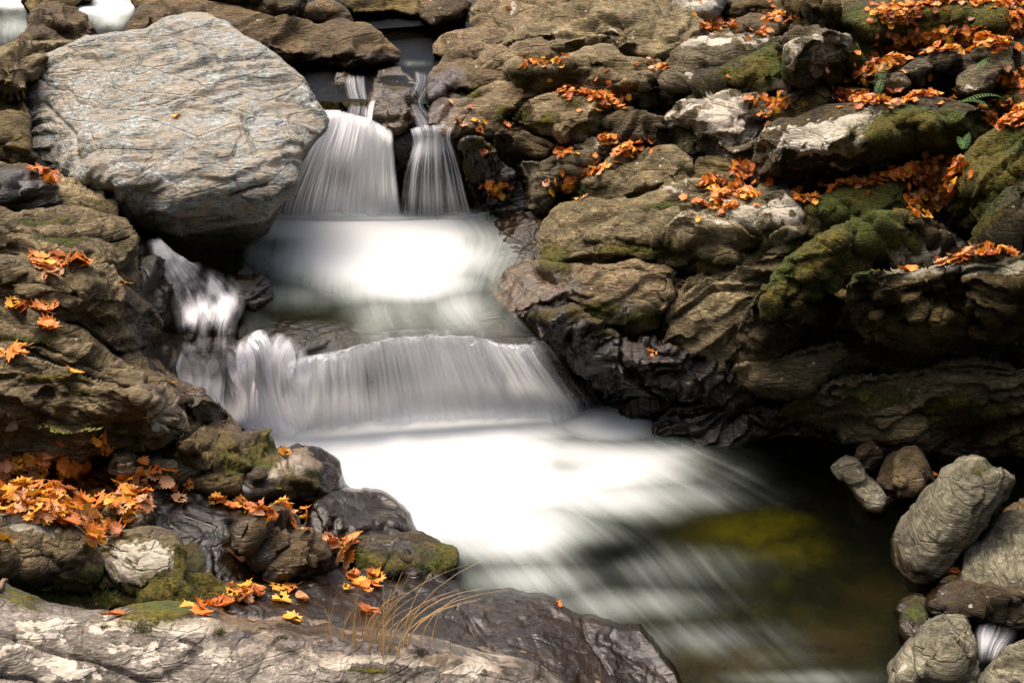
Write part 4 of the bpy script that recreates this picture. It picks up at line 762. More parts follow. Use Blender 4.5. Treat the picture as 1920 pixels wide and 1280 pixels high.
# clear water planes
flat("water", [(380,690),(1150,690),(1500,790),(2200,830),(2250,1420),(700,1420),(480,900)], -.03, M['pool_water'])
flat("mid_pool_water", [(440,470),(500,372),(985,372),(1010,440),(960,560),(860,575),(600,575),(430,580)], .83, M['pool_water'])
flat("upper_pool_water", [(500,170),(540,100),(640,30),(900,25),(860,100),(840,170),(800,195),(590,190)], 1.86, M['upper_water'])
flat("upper_stream_water", [(-200,130),(-200,-60),(400,-60),(700,-60),(900,40),(640,60),(400,70),(250,110),(100,150)], 1.98, M['upper_water'])

# lower pool foam: from the foot of the curtain, fanning towards the lower right
ZF = .0
def lp_foam(u, v, s, t):
    f = np.maximum.reduce([ellip(u, v, 640, 835, 300, 95, 1.6) * 1.25, ellip(u, v, 780, 815, 330, 50, 1.4) * 1.1, ellip(u, v, 860, 880, 300, 95, 1.3) * 1.25, ellip(u, v, 800, 950, 210, 70, 1.2) * 1.1, ellip(u, v, 1140, 795, 100, 40, 1.3) * 1.05, ellip(u, v, 1080, 870, 230, 60, 1.2) * .95])
    g = np.maximum.reduce([ellip(u, v, 960, 1000, 210, 75) * .80, ellip(u, v, 1150, 940, 230, 52) * .60, ellip(u, v, 1250, 850, 90, 26) * .55, ellip(u, v, 980, 1085, 170, 48) * .58, ellip(u, v, 1170, 1130, 200, 42) * .44, ellip(u, v, 1290, 1200, 230, 45) * .34,
        ellip(u, v, 1240, 1060, 200, 60) * .34, ellip(u, v, 1480, 1272, 170, 22) * .40, ellip(u, v, 1350, 900, 90, 50) * .24, ellip(u, v, 1440, 1230, 120, 40) * .24])
    f = np.maximum(f, g) + .25 * np.minimum(f, g)
    Q = np.stack([u / 160, v / 90, 0 * u], -1)
    return f - .36 * ellip(u, v, 1060, 875, 70, 20) - .18 * ellip(u, v, 1350, 985, 110, 34) - .2 * ellip(u, v, 1130, 1035, 80, 20) - .12 * ellip(u, v, 900, 1010, 50, 16) + .10 * fbm(Q, 1, 3, 4) * sstep(0, .3, f)
rows = [[(372,750,.40),(540,786,.35),(740,772,.36),(900,764,.36),(1050,766,.30),(1150,752,.16),(1240,752,.14),(1400,795,.0)],
        [(366,775,.26),(540,810,.235),(740,794,.25),(900,784,.25),(1050,780,.22),(1150,758,.12),(1235,755,.09),(1400,798,.0)],
        [(360,795,.12),(540,836,.13),(740,818,.14),(900,806,.14),(1050,800,.12),(1150,768,.08),(1230,762,.05),(1400,800,.0)],
        [(400,856,.05),(560,872,.07),(740,860,.08),(920,852,.08),(1090,846,.07),(1220,830,.05),(1330,840,.02),(1560,850,0)],
        [(520,960,.03),(640,940,.05),(800,935,.07),(980,925,.07),(1160,915,.04),(1300,905,.02),(1430,900,0),(1700,905,0)],
        [(680,1100,.02),(800,1060,.03),(950,1035,.03),(1100,1020,.03),(1250,1005,.01),(1400,985,0),(1560,975,0),(1800,980,0)],
        [(800,1230,0),(940,1180,0),(1080,1140,.01),(1230,1115,.01),(1370,1090,0),(1500,1070,0),(1640,1050,0),(1850,1040,0)],
        [(1000,1420,0),(1120,1340,0),(1250,1270,0),(1380,1220,0),(1500,1190,0),(1620,1160,0),(1740,1140,0),(1900,1120,0)],
        [(1250,1560,0),(1350,1460,0),(1450,1390,0),(1540,1350,0),(1640,1320,0),(1740,1290,0),(1840,1260,0),(1960,1230,0)]]
sheet("foaming_pool_water", rows, M['foam'], lp_foam, nx=260, m=22, edge=(0, .05), ends=(1.7, .2), fallr=lambda t: 0 * t, kind='structure', uvs=(1.6, .32))

# mid pool: foam under the upper falls running out over the apron to the lip
def mp_foam(u, v, s, t):
    f = np.maximum.reduce([ellip(u, v, 640, 420, 215, 62, 1.6) * 1.2, ellip(u, v, 715, 465, 235, 105, 1.5) * 1.1, ellip(u, v, 760, 560, 130, 110, 1.4) * .46, ellip(u, v, 740, 480, 180, 60, 1.2) * 1.1, ellip(u, v, 860, 400, 70, 24, 1.3) * .95, ellip(u, v, 760, 540, 170, 50, 1.2) * .85, ellip(u, v, 860, 590, 90, 60) * .60,
        ellip(u, v, 715, 600, 60, 70) * .5, ellip(u, v, 900, 490, 70, 70) * .62, ellip(u, v, 540, 490, 100, 50) * .62, ellip(u, v, 560, 560, 90, 40) * .42, ellip(u, v, 960, 610, 60, 40) * .30, ellip(u, v, 580, 630, 180, 40) * .14, ellip(u, v, 480, 620, 60, 40) * .2, ellip(u, v, 500, 480, 90, 40) * .6])
    f = np.clip(f, 0, 1.2) * (.0 + 1. * sstep(366, 424, v + 10 * fbm(np.stack([u / 22, 0 * u, 0 * u], -1), 1, 3, 2)))
    return f - .12 * ellip(u, v, 520, 470, 60, 18) - .15 * ellip(u, v, 880, 465, 30, 20)
rows = [[(480,370,1.15),(600,372,1.15),(740,372,1.15),(860,368,1.16),(960,364,1.05)],
        [(475,388,1.05),(600,391,1.055),(740,391,1.055),(860,387,1.06),(960,378,1.0)],
        [(472,406,.965),(600,409,.97),(740,409,.97),(860,404,.97),(960,392,.93)],
        [(470,426,.90),(600,428,.905),(740,428,.905),(860,420,.905),(960,404,.90)],
        [(440,470,.868),(590,470,.875),(740,468,.88),(870,465,.875),(1000,455,.88)],
        [(440,550,.86),(590,548,.87),(740,545,.88),(860,550,.88),(960,560,.89)],
        [(440,618,.81),(580,618,.825),(730,610,.84),(870,600,.85),(985,605,.86)],
        [(450,672,.765),(570,680,.76),(735,648,.755),(890,645,.76),(1045,655,.73)]]
sheet("mid_pool_foam_water", rows, M['foam'], mp_foam, nx=200, m=22, edge=(.06, .04), ends=(1.6, .06), fallr=lambda t: sstep(4.6, 5.6, t) * .6, kind='structure', uvs=(2.2, .8), off=.05)

# lower curtain fall
def lc_foam(u, v, s, t):
    n = .50 + .16 * np.sin(s * 9 + .5) * 0
    f = .50 + .42 * sstep(1.7, 3.0, t) * 1.
    f = f + .18 * ellip(u, v, 850, 690, 110, 70) + .22 * ellip(u, v, 1000, 760, 70, 50) - .10 * ellip(u, v, 650, 740, 110, 50) - .16 * ellip(u, v, 945, 730, 10, 40) - .08 * ellip(u, v, 770, 740, 60, 50)
    f = f + .10 * (fbm(np.stack([s * 14, t * .3, 0 * s], -1), 1, 3, 9))
    return f * (.55 + .45 * sstep(.2, 1.1, t))
rows = [[(540,672,.755),(640,655,.762),(735,634,.77),(800,630,.77),(880,630,.77),(935,642,.765),(1040,648,.745)],
        [(537,692,.735),(640,668,.745),(735,642,.755),(800,638,.755),(880,638,.755),(938,654,.745),(1050,660,.72)],
        [(530,742,.45),(640,730,.45),(745,712,.46),(815,706,.46),(900,705,.46),(965,712,.45),(1092,712,.44)],
        [(524,800,.16),(640,790,.16),(750,778,.17),(825,772,.17),(920,768,.17),(1000,764,.18),(1130,760,.2)],
        [(522,850,-.03),(640,845,-.03),(750,838,-.03),(830,834,-.03),(930,828,-.03),(1020,824,-.03),(1150,805,-.02)]]
sheet("waterfall", rows, M['fall'], lc_foam, nx=420, m=14, edge=(.01, .2), ends=(.25, .0), flute=.022, jagtop=8, label="widest waterfall, a curtain of fine strands dropping into the lower pool", cat="waterfall", uvs=(1.5, .7))
sheet("waterfall", rows, M['fall'], lambda u, v, s, t: lc_foam(u, v, s, t) * .55, nx=300, m=12, edge=(.01, .12), ends=(.3, .0), flute=.03, jagtop=10, off=-.05, uvs=(1.2, .6), seedu=4.3)
bpy.data.objects["waterfall.001"].name = "inner_veil"; bpy.data.objects["inner_veil"].parent = bpy.data.objects["waterfall"]
_p = bpy.data.objects["waterfall"]; _c = bpy.data.objects["inner_veil"]; _c.matrix_parent_inverse = Matrix.Translation(-_p.location)

# left end of the lower falls: a dense white spout and, beside it, a thin veil
def sp_foam(u, v, s, t):
    f = .44 + .30 * sstep(1.8, 3, t) + .62 * ellip(u, v, 500, 730, 52, 150, 1.5) + .25 * ellip(u, v, 350, 705, 24, 24) + .30 * ellip(u, v, 465, 800, 60, 60) - .14 * ellip(u, v, 425, 712, 18, 22) + .12 * fbm(np.stack([s * 9, t * .5, 0 * s], -1), 1, 3, 33)
    return f * sstep(.0, 1.5, t + .5 * fbm(np.stack([s * 12, 0 * t, 0 * s], -1), 1, 2, 3))
rows = [[(322,668,.80),(370,674,.79),(415,676,.78),(448,658,.79),(490,640,.80),(530,644,.79),(560,664,.76),(590,662,.765)],
        [(328,690,.765),(370,694,.76),(412,696,.755),(448,674,.77),(490,652,.79),(528,658,.78),(560,684,.75),(592,678,.75)],
        [(350,735,.50),(385,738,.50),(425,738,.49),(455,726,.49),(492,718,.50),(530,724,.49),(560,735,.48),(594,734,.48)],
        [(385,790,.22),(412,792,.21),(440,792,.20),(466,792,.19),(498,794,.19),(532,796,.19),(562,796,.18),(596,792,.19)],
        [(425,862,-.03),(445,864,-.03),(465,866,-.03),(488,868,-.03),(512,868,-.03),(540,864,-.03),(566,860,-.03),(598,850,-.03)]]
sheet("waterfall", rows, M['soft'], sp_foam, nx=260, m=14, edge=(.07, .14), ends=(.7, .0), flute=.02, jagtop=5, label="left end of the lower falls, a dense white spout beside a thin grey veil", cat="waterfall", uvs=(.9, .6), off=.09, seedu=2.2)

# upper falls
def uf_foam(u, v, s, t):
    f = .70 + .30 * sstep(1.8, 3, t) + .25 * ellip(u, v, 640, 260, 60, 50) - .30 * ellip(u, v, 640, 330, 34, 30) - .25 * ellip(u, v, 690, 370, 34, 30) + .2 * ellip(u, v, 735, 370, 14, 40) - .1 * ellip(u, v, 575, 370, 20, 30)
    return f * (.4 + .6 * sstep(.1, .9, t))
rows = [[(585,212,1.76),(640,215,1.77),(690,228,1.75),(735,248,1.70)],
        [(572,240,1.70),(640,228,1.72),(695,246,1.69),(748,280,1.60)],
        [(540,310,1.38),(615,300,1.42),(690,305,1.42),(752,322,1.38)],
        [(510,370,1.08),(590,370,1.10),(680,370,1.10),(755,375,1.08)],
        [(490,425,.83),(580,430,.83),(680,432,.83),(762,428,.83)]]
sheet("waterfall", rows, M['soft2'], uf_foam, nx=220, m=14, edge=(.05, .06), ends=(.5, .0), flute=.02, label="white upper waterfall fanning out beside the great boulder", cat="waterfall", uvs=(.8, .6), off=.05, seedu=1.1)
def nf_foam(u, v, s, t): return (.36 + .10 * sstep(2, 3.4, t) + .25 * ellip(u, v, 800, 270, 50, 20)) * sstep(0, .8, t) + .35 * sstep(3.2, 4, t)
rows = [[(772,252,1.73),(800,248,1.74),(830,246,1.74),(850,250,1.73)],
        [(766,266,1.69),(798,256,1.71),(832,254,1.71),(856,262,1.69)],
        [(758,310,1.44),(796,306,1.45),(836,304,1.45),(868,308,1.44)],
        [(752,360,1.17),(796,360,1.17),(842,358,1.17),(878,356,1.18)],
        [(748,415,.84),(796,418,.84),(846,416,.84),(890,408,.86)]]
M['strand'] = water_mat("stranded_water", (.84, .86, .89), 44, streak=1.25)
sheet("waterfall", rows, M['strand'], nf_foam, nx=260, m=14, edge=(.04, .08), ends=(.4, .0), flute=.02, label="small narrow waterfall of separate thin strands right of the white upper one", cat="waterfall", uvs=(.55, .35), off=.06, seedu=3.3)
# side cascade
def sc_foam(u, v, s, t): return .36 + .42 * fbm(np.stack([u / 20, v / 32, 0 * u], -1), 1, 4, 3) + .25 * ellip(u, v, 320, 500, 26, 50) + .45 * ellip(u, v, 400, 600, 70, 26) + .15 * ellip(u, v, 430, 560, 30, 26) - .15 * ellip(u, v, 385, 565, 16, 16) - .18 * sstep(2.6, 3.8, t)
rows = [[(268,455,1.36),(295,452,1.37),(325,462,1.33),(352,482,1.26)],
        [(276,480,1.28),(305,478,1.29),(338,490,1.22),(372,508,1.14)],
        [(298,550,1.03),(330,545,1.05),(385,535,1.06),(450,525,1.05)],
        [(315,600,.91),(355,595,.92),(412,585,.93),(480,570,.95)],
        [(320,640,.86),(365,640,.86),(415,635,.86),(462,625,.87)],
        [(325,690,.79),(370,692,.79),(415,694,.79),(460,690,.79)]]
sheet("waterfall", rows, M['soft'], sc_foam, nx=140, m=12, edge=(.28, .36), ends=(.6, .9), flute=.01, label="misty side cascade sliding out from beneath the great boulder", cat="waterfall", uvs=(.5, .5), off=.06, seedu=5.5)
# trickles above the upper falls, and the white water at the upper left
def ch(rows, f, lb, uvs=(.3, .5)):
    sheet("cascade", rows, M['fall'], f, nx=60, m=12, edge=(.25, .25), ends=(.5, .5), flute=.01, label=lb, cat="cascade", uvs=uvs, off=.06, seedu=random.random() * 9)
ch([[(640,150,1.88),(690,152,1.88)],[(642,175,1.86),(692,178,1.85)],[(650,205,1.78),(700,210,1.77)],[(640,235,1.72),(700,240,1.71)]], lambda u, v, s, t: .30 + 0 * s, "faint sheet of water sliding down to the white upper waterfall")
ch([[(770,140,1.88),(820,150,1.88)],[(775,165,1.86),(815,175,1.86)],[(765,200,1.80),(800,210,1.80)],[(768,240,1.74),(840,245,1.74)],[(770,262,1.7),(850,260,1.7)]], lambda u, v, s, t: .27 + 0 * s, "thin slide of water feeding the stranded waterfall")
ch([[(696,195,1.86),(708,195,1.86)],[(690,215,1.80),(704,216,1.80)],[(686,245,1.72),(700,246,1.72)]], lambda u, v, s, t: .55 + 0 * s, "tiny white trickle down the dark splitting rock")
def us_foam(u, v, s, t): return .95 * ellip(u, v, 60, 8, 130, 13) + .95 * ellip(u, v, 200, 18, 70, 16) + .45 * ellip(u, v, 30, 55, 60, 28) + .5 * ellip(u, v, 210, 45, 40, 14) + .1
sheet("upper_stream_foam_water", [[(-80,-40,2.06),(100,-40,2.06),(330,-40,2.06)],[(-80,0,2.05),(90,0,2.05),(300,2,2.05)],[(-60,45,2.04),(100,50,2.04),(260,48,2.04)],[(-60,95,1.99),(100,100,1.99),(260,80,2.0)]], M['foam'], us_foam, nx=90, m=14, edge=(.05, .1), ends=(.1, .2), fallr=lambda t: 0 * t, kind='structure', uvs=(1, 1), off=.02)
sheet("upper_ripple_water", [[(600,40,1.9),(860,38,1.9)],[(620,90,1.89),(850,80,1.89)],[(600,135,1.885),(845,120,1.885)],[(600,180,1.88),(830,185,1.88)]], M['foam'], lambda u, v, s, t: .3 * ellip(u, v, 770, 122, 50, 7) + .55 * ellip(u, v, 830, 47, 40, 4) + .10 * ellip(u, v, 700, 160, 80, 20) + .3 * ellip(u, v, 660, 130, 26, 6), nx=80, m=12, edge=(.1, .1), ends=(.2, .2), fallr=lambda t: 0 * t, kind='structure', uvs=(1, 1), off=.015)
# little chute at the bottom right
ch([[(1822,1178,.02),(1945,1165,.02)],[(1815,1200,.0),(1940,1190,.0)],[(1822,1230,-.02),(1900,1225,-.02)],[(1825,1270,-.03),(1880,1250,-.03)]], lambda u, v, s, t: .55 * ellip(u, v, 1840, 1215, 40, 34), "short pale riffle between the two bottom right stones")

# soft spray cushions where the falls land
def spray(name, u0, v0, z, rx, ry, rz, dens, lb):
    n, m_ = 40, 18; th = np.linspace(0, 2 * math.pi, n, endpoint=False); c = at_z(np.array([u0]), np.array([v0]), z)[0]
    V_ = [];fo = []
    for j in range(m_):
        ph = (j / (m_ - 1)) * math.pi / 2
        for a in th:
            k = 1 + .12 * math.sin(3 * a + 1) + .08 * math.sin(7 * a)
            V_.append(c + np.array([rx * k * math.cos(a) * math.cos(ph), ry * k * math.sin(a) * math.cos(ph), rz * math.sin(ph)])); fo.append(dens * (math.sin(ph) ** 1.1))
    i = np.arange(n * m_).reshape(m_, n); f = []
    for j in range(m_ - 1):
        for a in range(n): f.append([i[j, a], i[j, (a + 1) % n], i[j + 1, (a + 1) % n], i[j + 1, a]])
    o = mesh_obj(name, V_, f, M['mist'], attrs=dict(foam=fo)); tag(o, lb, "spray")

# ------------------------------------------------------------------ leaves
def sm(name, c1, c2, rough=.55, transl=.25):
    s = NT(name); pos = s.n("TexCoord").outputs["Object"]; info = s.n("ObjectInfo")
    n = s.noise(pos, 30, 4, .6); gp = s.n("NewGeometry").outputs["Random Per Island"]
    c = s.mix(s.mapr(n, .3, .7), c1, c2); c = s.mix(s.mapr(s.math('ADD', info.outputs["Random"], gp), .3, 2, 0, .75), c, s.mix(1., c, (.5, .36, .35), 'MULTIPLY'))
    b = s.n("BsdfPrincipled"); s.l(c, b.inputs[0]); b.inputs["Roughness"].default_value = rough
    t = s.n("BsdfTranslucent"); s.l(c, t.inputs[0]); m = s.n("MixShader"); m.inputs[0].default_value = transl
    s.l(b.outputs[0], m.inputs[1]); s.l(t.outputs[0], m.inputs[2]); s.l(m.outputs[0], s.out.inputs[0]); return s.m
LC = [("orange", sm("orange_leaf", (.62,.17,.015), (.75,.27,.03))), ("yellow", sm("yellow_leaf", (.78,.42,.03), (.70,.30,.02))), ("peach", sm("peach_leaf", (.66,.36,.17), (.58,.26,.10))),
      ("rust", sm("rust_leaf", (.36,.09,.012), (.48,.13,.02))), ("brown", sm("brown_leaf", (.20,.075,.025), (.30,.12,.04)))]
LOBE = [(0,-.42,),(.05,-.36),(.30,-.44),(.24,-.26),(.50,-.16),(.38,-.06),(.58,.14),(.40,.12),(.44,.30),(.26,.20),(.20,.26),(.24,.50),(.12,.42),(0,.66)]
def leaf_geo(kind, r):
    if kind == 'oval': o = [(.34 * math.sin(a) * (1 - .15 * math.cos(a)), -.45 * math.cos(a)) for a in np.linspace(0, math.pi, 9)]
    else:
        q = r.choice((0, .25, .45)); wd = r.uniform(.8, 1.15)
        o = [(x * wd * r.uniform(.8, 1.2) * (1 - q) + q * .42 * wd * math.sin(math.pi * (i + .0) / (len(LOBE) - 1)), y * r.uniform(.85, 1.12)) for i, (x, y) in enumerate(LOBE)]
    o = [(0, o[0][1])] + list(o[1:-1]) + [(0, o[-1][1])]
    pts = o + [(-x, y) for x, y in o[-2:0:-1]]
    curl = r.uniform(-.3, .9); cup = r.uniform(-.5, 1.0); tw = r.uniform(-.7, .7)
    def z(x, y): return curl * y * y + cup * abs(x) ** 1.5 * .8 + tw * x * y + .02 * math.sin(14 * x + 9 * y)
    V = [(x, y, z(x, y)) for x, y in pts]
    mid = [(0, -.25), (0, 0), (0, .3)]; b = len(V); V += [(x, y, z(x, y) - .03) for x, y in mid]
    n = len(pts); h = n // 2; F_ = []
    for i in range(n):
        j = (i + 1) % n; ym = (pts[i][1] + pts[j][1]) / 2; k = 0 if ym < -.18 else (1 if ym < .2 else 2); F_.append((i, j, b + k))
    # stitch the midrib points
    def near(y): return k
    ks = [0 if (pts[i][1] + pts[(i + 1) % n][1]) / 2 < -.18 else (1 if (pts[i][1] + pts[(i + 1) % n][1]) / 2 < .2 else 2) for i in range(n)]
    for i in range(n):
        a, c = ks[i - 1], ks[i]
        if a != c: F_.append((i, b + max(a, c), b + min(a, c)) if abs(a - c) == 1 else (i, b + a, b + c))
    return V, F_
def petiole(r):
    L = r.uniform(.3, .6); dx = r.uniform(-.2, .2); V = []; F_ = []
    for k in range(4):
        t = k / 3; c = Vector((dx * t * t, -.42 - L * t, .03 + .10 * t * t))
        V += [c + Vector((.012, 0, 0)), c + Vector((-.012, 0, .0)), c + Vector((0, 0, .018))]
        if k:
            a = (k - 1) * 3; d = k * 3
            for m in range(3): F_.append((a + m, a + (m + 1) % 3, d + (m + 1) % 3, d + m))
    return V, F_
rl = random.Random(11)
PROTO = {}
for ci, (cn, mt) in enumerate(LC):
    for k in range(7):
        V_, F_ = leaf_geo('maple', rl)
        me = bpy.data.meshes.new("leaf"); me.from_pydata(V_, [], F_); me.materials.append(mt)
        for p in me.polygons: p.use_smooth = True
        V2, F2 = petiole(rl); m2 = bpy.data.meshes.new("leaf_stalk"); m2.from_pydata(V2, [], F2); m2.materials.append(LC[3][1])
        PROTO[(ci, k)] = (me, m2, V_, F_)
    V_, F_ = leaf_geo('oval', rl); me = bpy.data.meshes.new("leaf"); me.from_pydata(V_, [], F_); me.materials.append(mt); PROTO[(ci, 9)] = (me, m2, V_, F_)

from numpy.lib.stride_tricks import sliding_window_view
# fill small holes in the depth buffer
for _ in range(2):
    pad = np.pad(ZB, 1, mode='edge'); mn = sliding_window_view(pad, (3, 3)).min((2, 3)); ZB = np.where(ZB > 1e8, mn, ZB)
_pz = np.pad(ZB, 2, mode='edge'); ZS = np.median(sliding_window_view(_pz, (5, 5)).reshape(*ZB.shape, 25), -1)
def surf(u, v, top=False):
    """point and normal of the nearest solid surface seen along a sight line"""
    i = int((v + ZO[1]) / 3); j = int((u + ZO[0]) / 3)
    def P(a, b):
        d = rays(b * 3 - ZO[0] + 1.5, a * 3 - ZO[1] + 1.5); return d * ZS[a, b] + np.array([0, 0, CZ])
    d = rays(u, v); p = d * ZB[i, j] + np.array([0, 0, CZ])
    k = 3; a, b, c, e = P(i, j - k), P(i, j + k), P(i - k, j), P(i + k, j)
    n = np.cross(b - a, c - e); n /= np.linalg.norm(n) + 1e-9
    if n @ d > 0: n = -n
    n = n + np.array([0, 0, .55]); n /= np.linalg.norm(n)
    return Vector(p), Vector(n)

leaf_count = [0]
litter = {ci: ([], []) for ci in range(5)}
def orient(n, r, tilt):
    q = Vector((0, 0, 1)).rotation_difference(n); m = q.to_matrix() @ Matrix.Rotation(r.uniform(0, 2 * math.pi), 3, 'Z') @ Matrix.Rotation(r.gauss(0, tilt), 3, 'X') @ Matrix.Rotation(r.gauss(0, tilt), 3, 'Y')
    return m
def put_leaf(u, v, size, ci, label, group, r, lift=0., tilt=.22, kind=None, single=True):
    p, n = surf(u, v); k = kind if kind is not None else r.randrange(7); me, m2, V_, F_ = PROTO[(ci, k)]
    m = orient(n, r, tilt); p = p + n * (.012 + lift)
    if single:
        o = bpy.data.objects.new("fallen_leaf", me); SC.collection.objects.link(o); o.matrix_world = Matrix.Translation(p) @ m.to_4x4() @ Matrix.Scale(size, 4)
        tag(o, label, "leaf", group); leaf_count[0] += 1
        st = bpy.data.objects.new("leaf_stalk", m2); SC.collection.objects.link(st); st.parent = o
    else:
        VV, FF = litter[ci]; b = len(VV)
        for q in V_: VV.append(p + m @ (Vector(q) * size))
        for f in F_: FF.append(tuple(b + i for i in f))

def pip(x, y, P):
    c = False; n = len(P)
    for i in range(n):
        x1, y1 = P[i]; x2, y2 = P[(i + 1) % n]
        if (y1 > y) != (y2 > y) and x < (x2 - x1) * (y - y1) / (y2 - y1) + x1: c = not c
    return c
